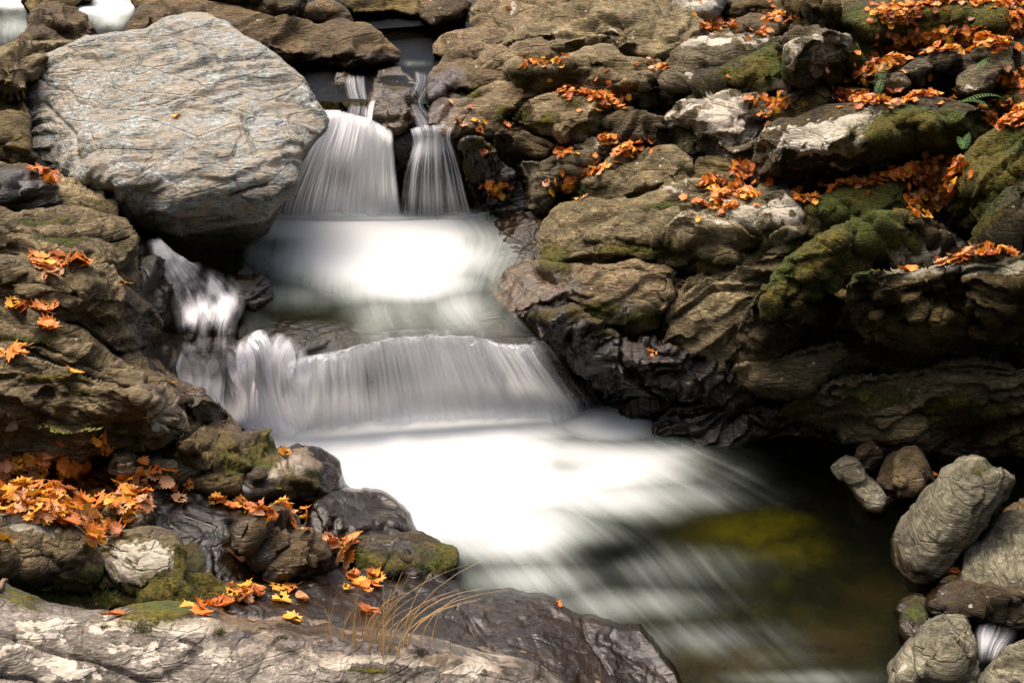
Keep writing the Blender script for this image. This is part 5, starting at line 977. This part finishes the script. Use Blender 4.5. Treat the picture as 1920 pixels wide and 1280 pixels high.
# pile: outline px, number as individual leaves, number as litter below, size m, colour weights, where, heap height
CN = [c for c, _ in LC]
PILES = [
 ([(-10,870),(50,858),(110,862),(160,862),(150,890),(215,895),(250,885),(240,868),(275,872),(320,880),(358,900),(355,918),(290,912),(275,935),(280,958),(240,968),(262,990),(235,1005),(200,1008),(165,1020),(150,1005),(115,985),(60,975),(-10,965),(-10,962),(5,950),(0,930),(40,922),(130,930),(140,950),(125,966),(150,960),(100,925),(-10,928)], 95, 420, .115, (.34,.34,.22,.07,.03), "carpet on the lower left bank", .05),
 ([(-10,930),(-10,965),(10,960)], 3, 5, .115, (.5,.3,.1,.1,0), "left end of the lower left bank beside the oval stone", .02),
 ([(395,935),(430,940),(480,950),(522,966),(505,972),(455,960),(405,950)], 9, 22, .10, (.5,.25,.1,.15,0), "row on the wet slab below the cream-topped black rock", .02),
 ([(525,945),(575,940),(582,975),(545,985)], 7, 14, .11, (.5,.2,.1,.2,0), "cluster beside the shiny black dome", .02),
 ([(605,1012),(665,1010),(660,1060),(625,1055)], 7, 14, .11, (.45,.3,.15,.1,0), "cluster between the knobbly brown rock and the foam", .02),
 ([(345,1150),(355,1138),(400,1130),(425,1105),(495,1108),(480,1122),(440,1135),(395,1155)], 10, 34, .10, (.4,.1,.05,.4,.05), "drift behind the foreground slab", .03),
 ([(655,1078),(712,1082),(716,1102),(685,1115),(660,1105)], 7, 6, .10, (.4,.45,.1,.05,0), "cluster on the broad wet slab", .02),
 ([(50,488),(100,484),(155,486),(172,500),(110,506),(60,504)], 11, 16, .11, (.55,.25,.15,.05,0), "bright cluster on the second ledge of the left bank", .03),
 ([(75,508),(118,508),(115,520),(85,520)], 3, 2, .10, (.2,.2,.6,0,0), "pair of pale leaves under the bright left bank cluster", .01),
 ([(15,570),(60,568),(110,570),(108,590),(70,588),(30,580)], 6, 8, .12, (.4,.1,.3,.2,0), "cluster below the second ledge of the left bank", .02),
 ([(78,606),(112,606),(110,622),(85,620)], 3, 2, .12, (.4,0,.6,0,0), "cluster on the curved layers of the left bank", .01),
 ([(-5,650),(35,645),(55,660),(20,672),(-5,672)], 4, 4, .12, (.7,.2,.1,0,0), "cluster at the left edge beneath the curved layers", .01),
 ([(55,322),(90,316),(110,325),(112,348),(85,338)], 5, 10, .11, (.4,.2,.05,.3,.05), "cluster on the smooth stone below the great boulder", .02),
 ([(1050,166),(1090,168),(1140,178),(1180,190),(1175,202),(1140,198),(1090,184),(1052,176)], 10, 60, .10, (.35,.05,.15,.4,.05), "line under the wave-like grey ridge", .02),
 ([(975,116),(1010,114),(1052,108),(1050,116),(1010,122),(980,121)], 5, 26, .09, (.4,.1,.3,.2,0), "thin line above the wave-like grey ridge", .01),
 ([(1195,116),(1250,122),(1255,129),(1200,124)], 3, 14, .09, (.3,0,.4,.3,0), "thin line below the grey whaleback", .01),
 ([(1150,278),(1205,268),(1212,278),(1180,290),(1150,292)], 5, 34, .10, (.5,.05,.1,.35,0), "pocket beneath the knobbly mossy rock", .02),
 ([(1124,255),(1150,255),(1150,268),(1130,268)], 2, 12, .10, (.3,0,.4,.3,0), "small heap on the knobbly lichen-crusted rock", .01),
 ([(1045,285),(1066,280),(1066,296),(1048,296)], 2, 8, .10, (.4,0,.3,.3,0), "small heap left on the knobbly lichen-crusted rock", .01),
 ([(1058,338),(1080,335),(1082,352),(1058,356)], 3, 8, .11, (.6,.2,.1,.1,0), "small bright heap above the wide spotted slab", .02),
 ([(1085,318),(1128,312),(1130,320),(1090,330)], 2, 10, .10, (.4,0,.3,.3,0), "streak beside the wrinkled grey hump", .01),
 ([(912,342),(945,338),(948,352),(935,372),(918,368)], 5, 12, .11, (.6,.2,.05,.15,0), "cluster in the dark recess right of the stranded fall", .02),
 ([(1315,338),(1340,332),(1375,345),(1415,360),(1420,372),(1370,374),(1325,362)], 12, 60, .11, (.5,.15,.2,.13,.02), "bright pile on the smooth grey shelf", .03),
 ([(1295,378),(1340,380),(1380,385),(1378,394),(1330,392)], 4, 24, .09, (.4,.1,.3,.2,0), "thin pile below the bright one on the grey shelf", .01),
 ([(1370,310),(1412,308),(1412,322),(1395,335),(1378,328)], 4, 18, .10, (.5,0,.2,.3,0), "pile left of the white-topped boulder", .02),
 ([(1485,362),(1535,360),(1530,378),(1500,386),(1485,378)], 4, 24, .10, (.5,.1,.2,.2,0), "pile right of the grey shelf", .02),
 ([(1405,183),(1450,183),(1478,190),(1470,205),(1440,200)], 3, 22, .10, (.3,0,.2,.5,0), "pile on the cream and purple-grey rock", .02),
 ([(1418,210),(1450,208),(1455,218),(1425,222)], 2, 8, .10, (.5,0,.5,0,0), "few leaves just right on the cream and purple-grey rock", .01),
 ([(1550,352),(1610,330),(1680,322),(1740,308),(1800,296),(1810,310),(1795,340),(1790,360),(1760,395),(1735,408),(1700,402),(1710,375),(1745,335),(1700,330),(1640,345),(1580,355)], 22, 260, .10, (.45,.1,.28,.15,.02), "trail winding under the large white-topped boulder", .03),
 ([(1735,492),(1760,480),(1830,465),(1900,470),(1895,482),(1820,490),(1760,500)], 9, 70, .10, (.4,.05,.35,.2,0), "line along the pale rim of the dark face", .03),
 ([(1688,498),(1715,493),(1722,506),(1692,510)], 3, 8, .10, (.7,.1,.1,.1,0), "small bright cluster left along the pale rim", .01),
 ([(1560,186),(1600,168),(1655,190),(1700,180),(1790,165),(1800,180),(1740,178),(1680,196),(1630,198)], 6, 130, .10, (.35,.05,.3,.25,.05), "line in front of the stone-studded mossy bank", .02),
 ([(1640,90),(1690,70),(1760,55),(1830,52),(1880,70),(1900,85),(1840,95),(1780,100),(1700,108),(1680,125),(1640,135),(1600,155),(1580,150),(1630,115)], 10, 330, .10, (.35,.06,.24,.28,.07), "litter spread above the stone-studded mossy bank", .03),
 ([(1640,18),(1720,8),(1725,30),(1690,42),(1655,38)], 3, 110, .10, (.3,.05,.4,.2,.05), "litter on the long mossy hump", .02),
 ([(1690,2),(1925,-4),(1925,14),(1800,8),(1720,10)], 0, 90, .10, (.3,.05,.4,.2,.05), "litter at the top edge", .02),
 ([(1890,30),(1925,20),(1925,70),(1895,60)], 2, 60, .10, (.5,.05,.2,.2,.05), "litter at the right end of the long mossy hump", .02),
 ([(1840,200),(1880,190),(1925,205),(1925,225),(1880,236),(1850,240)], 3, 90, .10, (.5,.05,.2,.2,.05), "litter on the slope at the right edge", .02),
 ([(1880,150),(1925,130),(1925,165),(1885,170)], 1, 40, .10, (.4,.05,.3,.2,.05), "litter under the tall grey stone", .02),
 ([(1310,45),(1380,38),(1378,52),(1320,58)], 3, 50, .10, (.35,0,.25,.35,.05), "litter left of the small hollowed rock", .02),
 ([(1430,32),(1475,26),(1478,42),(1445,42)], 2, 24, .10, (.35,0,.25,.35,.05), "litter behind the small hollowed rock", .02),
 ([(1420,58),(1450,56),(1450,66),(1425,66)], 1, 8, .10, (.4,0,.2,.4,0), "bits in front of the small hollowed rock", .01),
]
for (poly, ns, nl, size, wts, where, heap) in PILES:
    nl = int(nl * (1.7 if poly[0][1] < 600 else 1.15)); heap *= 1.3; up = poly[0][1] < 400 and poly[0][0] > 850; size *= (.70 if up else .92); wts = (wts[0] + .1, wts[1] + .12, wts[2] * .4, wts[3] * .8, wts[4] + .05) if up else wts; nl = int(nl * (1.7 if up else 1))
    xs = [p[0] for p in poly]; ys = [p[1] for p in poly]; pts = []; guard = 0
    while len(pts) < ns + nl and guard < 40000:
        guard += 1; x = rl.uniform(min(xs), max(xs)); y = rl.uniform(min(ys), max(ys))
        if pip(x, y, poly): pts.append((x, y))
    rl.shuffle(pts)
    if up: pts = [(x + rl.gauss(0, 5), y + rl.gauss(0, 3)) if rl.random() > .14 else (x + rl.gauss(0, 28), y + rl.gauss(0, 14)) for x, y in pts[:-ns or None]] + (pts[-ns:] if ns else [])
    for i, (x, y) in enumerate(pts):
        ci = rl.choices(range(5), wts)[0]; sg = i >= nl
        lf = heap * (rl.uniform(.55, 1.) if sg else rl.uniform(0, .7)); sz = size * rl.uniform(.75, 1.2) * .92
        wz = where
        if where.startswith("carpet"):
            zs = [(88,880,"by the straw-coloured grass in the "),(30,900,"at the left edge of the "),(75,955,"around the flat oval stone in the "),(195,1005,"near the thick stick ending the "),(320,890,"below the lichened ridge in the "),(190,900,"between grass and ridge in the "),(220,950,"beside the small flat grey stone in the "),(140,975,"between the oval and lichened rocks in the ")]
            wz = min(zs, key=lambda q: (q[0] - x) ** 2 + (q[1] - y) ** 2)[2] + "lower left carpet"
        put_leaf(x, y, sz, ci, f"{CN[ci]} maple leaf {'' if wz is not where else 'in the '}{wz}", f"fallen maple leaves, {where}", rl, lf, .32 if not sg else .26, single=sg)
# single leaves
SING = [(332,218,.10,1,"tiny orange-yellow leaf alone on top of the great boulder",None),(136,694,.10,1,"small yellow leaf in the mossy seam of the left bank",None),(212,700,.13,1,"bright yellow leaf lying on the curved layers beside a mossy seam",None),
 (165,674,.08,0,"small orange leaf above the mossy seam on the curved layers",None),(228,722,.08,3,"rust leaf lying below the bright yellow leaf",None),(265,704,.09,3,"narrow rust leaf farthest right on the curved layers",None),(322,718,.07,1,"yellow leaf near the right tip of the curved layers",None),(361,736,.07,1,"yellow leaf at the dark rock end above the thin grey veil",None),
 (115,820,.11,2,"peach leaf among the leafy sprigs of the left bank",None),(185,823,.10,1,"yellow leaf left of the big upright orange leaf",None),(202,826,.20,0,"big upright orange maple leaf by the leafy sprigs",None),(533,853,.11,1,"yellow leaf on the cream top of the wet black rock",None),(520,886,.10,0,"orange leaf on the cream slope of the wet black rock",None),
 (335,937,.10,2,"peach star-like leaf alone on the wet grey slab",None),(440,1042,.15,2,"large peach maple leaf lying on the wet slab left of the knobbly rock",None),(206,1096,.13,3,"red-brown maple leaf hanging over the dark gap in the lower left",None),(567,1123,.12,2,"round pale yellow leaf on the broad wet slab",9),(549,1160,.10,1,"yellow leaf right of the lower peach one on the broad wet slab",None),
 (470,1172,.11,2,"lower peach leaf on the broad wet slab near the foreground slab",None),(527,1125,.11,1,"yellow leaf left of the round pale one",None),(540,1102,.11,0,"orange leaf in the pair above the round pale one",None),(520,1100,.10,1,"yellow leaf in the pair above the round pale one",None),(693,1146,.13,3,"rust leaf low on the broad wet slab beside the dry grass",None),(684,1150,.09,0,"orange leaf touching the rust one low on the broad wet slab",None),
 (465,1118,.13,2,"pale oval leaf at the end of the drift behind the foreground slab",9),(215,1155,.12,3,"rust leaf tucked behind the foreground slab",None),(228,1146,.09,2,"peach leaf tip showing behind the foreground slab",None),(650,1104,.07,1,"tiny yellow leaf left of the cluster on the broad wet slab",None),
 (953,16,.09,2,"pale leaf on the tan outcrop at the head of the right bank",None),(880,205,.09,2,"peach leaf, uppermost left on the flat tan slab",None),(981,168,.08,2,"pale leaf at the upper right of the flat tan slab",None),(843,193,.08,2,"peach leaf near the upper left margin of the flat tan slab",None),(856,222,.07,0,"orange leaf at the left of the flat tan slab",None),
 (858,228,.07,2,"pale leaf left of the yellow ones on the flat tan slab",None),(866,234,.08,2,"pale leaf lowest left on the flat tan slab",None),(892,228,.08,1,"yellow leaf, upper of three on the flat tan slab",None),(898,242,.10,0,"orange leaf, lowest on the flat tan slab",None),(906,231,.06,1,"small yellow leaf, right of three on the flat tan slab",None),(882,202,.08,3,"rust leaf touching the uppermost peach one on the flat tan slab",None),
 (950,238,.09,0,"orange leaf caught in the crack left of the domed tan rock",None),(878,330,.09,0,"orange leaf stuck on the wet wall right of the stranded fall",None),(888,352,.09,0,"orange leaf in the dark recess nearest the stranded fall",None),(905,284,.08,3,"rust leaf in the dark hollow under the flat tan slab",None),
 (1224,660,.10,0,"orange leaf alone on the glistening wet face",None),(1044,504,.08,0,"orange leaf in the joint beneath the wide spotted slab",None),(1135,400,.07,2,"pale leaf on the wide spotted slab",None),(1085,373,.07,1,"yellow leaf above the wide spotted slab",None),(1097,371,.07,2,"peach leaf above the wide spotted slab",None),(1025,343,.09,2,"pinkish leaf standing on the knobbly lichen-crusted rock",None),
 (1868,962,.14,0,"orange leaf wedged between the tilted block and the right edge",None),(1790,1070,.09,3,"rust leaf in the dark gap under the tilted block",None),(1752,893,.08,0,"orange leaf behind the pointed pink-brown stone",None),(1045,1135,.06,0,"tiny orange leaf on the tip of the broad wet slab",None),(832,642,.06,2,"pale peach leaf caught on the lip of the widest waterfall",None),
 (5,405,.12,0,"orange leaf at the left edge on the uppermost ledge",None),(5,445,.09,0,"small orange leaf at the left edge below the uppermost one",None),(5,1010,.12,1,"yellow leaf at the left edge above the dark lichened rock",None),(575,995,.09,2,"pale leaf between the black dome and the knobbly brown rock",None),(232,530,.09,1,"narrow yellow leaf on the steep end of the second ledge",None),(246,540,.07,0,"small orange leaf on the steep end of the second ledge",None),
 (1400,625,.08,2,"peach leaf on the left foot of the mossy mound",None),(548,56,.06,3,"rust leaf on the long brown rock behind the great boulder",None),(392,915,.12,0,"orange leaf at the right end above the wet grey slab",None),(398,910,.10,1,"yellow leaf at the right end above the wet grey slab",None),(660,1018,.09,3,"rust leaf beside the mossy-sided rock tip",None)]
for (u, v, sz, ci, lb, kd) in SING: put_leaf(u, v, sz, ci, lb, None, rl, .0, .18 if sz < .15 else .5, kind=kd)
for ci, (VV, FF) in litter.items():
    pass
allv = []; allf = []; mi = []
for ci, (VV, FF) in litter.items():
    b = len(allv); allv += [tuple(p) for p in VV]; allf += [tuple(b + i for i in f) for f in FF]; mi += [ci] * len(FF)
me = bpy.data.meshes.new("leaf_litter"); me.from_pydata(allv, [], allf)
for _, mt in LC: me.materials.append(mt)
me.polygons.foreach_set("material_index", np.array(mi, np.int32)); me.update()
o = bpy.data.objects.new("leaf_litter", me); SC.collection.objects.link(o); tag(o, "many small orange and brown fallen leaves heaped in the rock hollows", "leaf litter", kind="stuff")
print("leaves", leaf_count[0])

# ------------------------------------------------------------------ plants
M['fern'] = sm("fern_green", (.05,.14,.018), (.10,.24,.03), .6, .3)
M['grassg'] = sm("grass_green", (.06,.12,.015), (.12,.18,.03), .6, .3)
M['grassd'] = sm("dry_grass", (.42,.26,.09), (.55,.36,.14), .6, .3)
M['twig'] = sm("twig_bark", (.16,.10,.06), (.26,.18,.11), .8, 0)
M['moss'] = sm("moss_cushion", (.035,.035,.006), (.10,.09,.015), .9, .1)
M['sprig'] = sm("sprig_green", (.10,.16,.02), (.28,.28,.03), .6, .3)
def tube(path, r0, r1, n=5):
    V_ = []; F_ = []; m = len(path)
    for i, p in enumerate(path):
        d = (path[min(i + 1, m - 1)] - path[max(i - 1, 0)]).normalized(); a = d.orthogonal().normalized(); b = d.cross(a); r = r0 + (r1 - r0) * i / (m - 1)
        for k in range(n):
            t = 2 * math.pi * k / n; V_.append(p + a * math.cos(t) * r + b * math.sin(t) * r)
        if i:
            for k in range(n): F_.append((i * n - n + k, i * n - n + (k + 1) % n, i * n + (k + 1) % n, i * n + k))
    F_ += [tuple(range(n))[::-1], tuple(range((m - 1) * n, m * n))]
    return V_, F_
def simple(name, V_, F_, mat, parent=None):
    me = bpy.data.meshes.new(name); me.from_pydata([tuple(p) for p in V_], [], F_); me.materials.append(mat)
    for p in me.polygons: p.use_smooth = True
    o = bpy.data.objects.new(name, me); SC.collection.objects.link(o)
    if parent: o.parent = parent
    return o
def fern(u, v, size, dirs, lb):
    p, n = surf(u, v); r = random.Random(int(u * 7 + v)); root = bpy.data.objects.new("fern", None); SC.collection.objects.link(root); root.location = p + n * .02
    tag(root, lb, "fern", "green ferns on the right bank")
    for (az, el) in dirs:
        az = R(az + r.uniform(-12, 12)); el = R(el); L = size * .72 * r.uniform(.85, 1.1); path = []
        for k in range(11):
            t = k / 10; e = el - t * t * 1.1; h = Vector((math.cos(az), math.sin(az), 0))
            path.append((path[-1] if path else Vector((0, 0, 0))) + (h * math.cos(e) + Vector((0, 0, math.sin(e)))) * (L / 10 if path else 0))
        V_, F_ = tube(path, .004, .0015, 4)
        side = Vector((-math.sin(az), math.cos(az), 0))
        for k in range(1, 15):
            t = k / 15; x = t * 10; i = min(int(x), 9); f = x - i; c = path[i].lerp(path[i + 1], f); d = (path[i + 1] - path[i]).normalized()
            w_ = L * .21 * math.sin(math.pi * min(1, (t * .93 + .07)) ** .75) * (1 - t * .3); up = side.cross(d)
            for sg in (-1, 1):
                a = c; tip = c + side * sg * w_ + d * w_ * .35 - Vector((0, 0, .15 * w_)); hw = L * .013
                m_ = a.lerp(tip, .5); b = len(V_)
                V_ += [a - d * hw * .6, m_ - d * hw + up * .004, tip, m_ + d * hw + up * .004, a + d * hw * .6]; F_.append((b, b + 1, b + 2, b + 3, b + 4))
        simple("frond", V_, F_, M['fern'], root)
for a in [(1770,160,.42,[(20,35),(150,40)],"arching fern in front of the upright white stone"),(1832,135,.30,[(30,45)],"single fern frond beside the square grey stone"),(1800,196,.42,[(-15,30),(-50,25)],"fern drooping over the right end of the large white-topped boulder"),
          (1665,305,.34,[(175,35),(195,10),(150,45)],"left fern under the large white-topped boulder"),(1705,300,.30,[(10,25),(40,35)],"right fern under the large white-topped boulder"),(1640,105,.45,[(120,50),(95,55),(160,40)],"tall bright fern above the mossy bank"),(1600,150,.38,[(200,-30),(230,-20)],"pale fern hanging left of the mossy bank"),
          (1655,150,.32,[(250,-20),(75,50)],"upright fern by the rounded pale stone"),(1845,395,.34,[(150,20),(180,0),(210,-20)],"upper fern in the dark hollow at the right edge"),(1880,410,.36,[(-20,10),(190,20),(230,-10),(270,-20)],"largest fern in the dark hollow at the right edge"),(1900,65,.3,[(10,35),(170,35)],"fern in the leaves at the top right corner"),(1308,145,.22,[(110,50),(160,30)],"small fern left of the dark oval rock"),(1810,285,.26,[(100,40),(60,50)],"small fern at the top of the winding leaf trail")]: fern(*a)
def tuft(u, v, n_, L, mat, lb, spread=.5, lean=(0, 0), w_=.004, name="grass_tuft", base=.04, cat="grass tuft"):
    p, n = surf(u, v); r = random.Random(int(u * 3 + v)); V_ = []; F_ = []
    for _ in range(n_):
        az = r.uniform(0, 2 * math.pi); l = L * r.uniform(.5, 1.1); h = Vector((math.cos(az), math.sin(az), 0)) * spread * r.uniform(.2, 1) + Vector((lean[0], lean[1], 0)); c = Vector((r.gauss(0, base), r.gauss(0, base * .6), -.01)); sd = Vector((-math.sin(az + 1), math.cos(az + 1), 0))
        prev = None
        for k in range(7):
            t = k / 6; q = c + h * l * t ** 1.7 + Vector((0, 0, l * (t - .42 * t * t * min(1.2, h.length + .3)))); ww = w_ * (1 - t * .85); b = len(V_); V_ += [q - sd * ww, q + sd * ww]
            if k: F_.append((b - 2, b - 1, b + 1, b))
    o = simple(name, V_, F_, mat); o.location = p; tag(o, lb, cat)
tuft(745,1215,26,.62,M['grassd'],"tall golden dry grass arching over the broad wet slab",.5,(.38,.15),.0032,base=.07)
tuft(690,1205,14,.45,M['grassd'],"left clump of dry grass standing behind the foreground slab",.35,(.2,.1),.003,base=.06)
tuft(632,1195,7,.30,M['grassd'],"sparse wisps of dry grass left of the tall golden ones",.4,(.1,.05),.003)
tuft(88,900,46,.20,M['grassd'],"bunch of straw-coloured grass hanging at the leaf carpet",.25,(0,-.2),.0035,base=.035)
tuft(378,1072,26,.13,M['grassg'],"green grass tuft on the dark moss beside the lichen-spotted rock",.8,(0,-.2))
tuft(195,1125,26,.16,M['grassg'],"green grass tuft in the dark gap above the foreground slab",.8)
tuft(150,1140,14,.10,M['grassg'],"small green tuft left in the dark gap",.8)
tuft(405,1005,14,.10,M['grassg'],"small green tuft on the wet grey slab",.7)
tuft(240,1140,10,.12,M['grassg'],"small grass blades nearest the foreground slab in the dark gap",.7)
tuft(255,840,14,.16,M['grassg'],"thin green blades on the shaded left bank below the bulging face",.5)
tuft(1575,400,7,.25,M['grassd'],"dry stalks on the low mossy rock",.3,(-.1,0),.003)
tuft(1715,350,4,.25,M['grassd'],"few dry stalks beside the winding leaf trail",.3,(-.2,0),.003)
def sprig(u, v, n_, L, mat, lb):
    p, n = surf(u, v); r = random.Random(int(u + v * 5)); root = bpy.data.objects.new("leafy_sprig", None); SC.collection.objects.link(root); root.location = p; tag(root, lb, "plant")
    for _ in range(n_):
        az = r.uniform(0, 6.28); l = L * r.uniform(.5, 1); path = [Vector((math.cos(az) * l * t * .9, math.sin(az) * l * t * .5, l * (.5 * t - .25 * t * t) + .01)) for t in np.linspace(0, 1, 6)]
        V_, F_ = tube(path, .003, .0015, 4); st = simple("stem", V_, F_, M['twig'], root); V2 = []; F2 = []
        for k in range(1, 6):
            for sg in (-1, 1):
                c = path[k]; d = Vector((math.cos(az + sg * 1.1), math.sin(az + sg * 1.1), r.uniform(0, .5))).normalized(); sd = Vector((-d.y, d.x, 0)); q = .016 * r.uniform(.7, 1.3); b = len(V2)
                V2 += [c, c + d * q + sd * q * .7, c + d * q * 2.3, c + d * q - sd * q * .7]; F2.append((b, b + 1, b + 2, b + 3))
        simple("foliage", V2, F2, mat, root)
sprig(140,815,6,.22,M['sprig'],"sprig of small yellow-green leaves beside the big upright orange leaf")
sprig(215,815,4,.16,M['sprig'],"green sprig right of the big upright orange leaf")
sprig(40,1102,7,.22,M['sprig'],"creeping plant with small green leaves at the lower left edge")
sprig(85,1105,6,.2,M['sprig'],"creeping green plant just right of the one at the lower left edge")
sprig(1040,1,4,.15,M['sprig'],"tiny green sprig on top of the grey whaleback")
sprig(1272,160,5,.2,M['sprig'],"yellow-green sprig on the side of the pillow-shaped rock")
# moss cushions on the foreground slab
for (u, v, q, lb) in [(265,1176,.05,"flat brown moss cushion on the crest of the foreground slab"),(195,1172,.025,"smallest dark moss dot left on the crest of the foreground slab"),(408,1182,.03,"spiky moss cushion in the middle of the foreground slab crest"),(447,1186,.035,"yellow-green moss cushion in the middle of the foreground slab crest"),(378,1216,.035,"dark moss cushion in the groove of the foreground slab"),(528,1192,.02,"tiny dark moss tuft beside the dry grass"),(1032,1272,.04,"bright moss cushion at the right tip of the foreground slab")]:
    tuft(u, v, 170, q, M['moss'], lb, 1.1, (0, 0), .0022, name="moss_cushion", base=q * .45, cat="moss")
# twigs
def twig(u0, v0, u1, v1, r0, lb, bend=.03):
    a, n1 = surf(u0, v0); b, n2 = surf(u1, v1); r = random.Random(int(u0)); path = [a.lerp(b, t) + Vector((0, 0, .02 + bend * math.sin(math.pi * t) + r.uniform(-.004, .004))) for t in np.linspace(0, 1, 9)]
    V_, F_ = tube([p - a for p in path], r0, r0 * .5, 6); o = simple("twig", V_, F_, M['twig']); o.location = a; tag(o, lb, "twig")
twig(185,1018,232,996,.016,"thick curved stick at the lower end of the leaf carpet")
twig(0,1112,18,1098,.016,"broken stick end at the left edge above the foreground slab")
twig(181,1140,188,1100,.004,"upright thin twig in the dark gap of the lower left",.0)
twig(215,592,225,620,.003,"fine bare twig on the low brown wedge",.02)
twig(1838,212,1870,235,.006,"fallen twig on the leaves at the upper right edge")
twig(1640,150,1652,125,.006,"dark twig crossing the mossy bank")
twig(1545,403,1560,380,.004,"thin twig leaning on the low mossy rock")
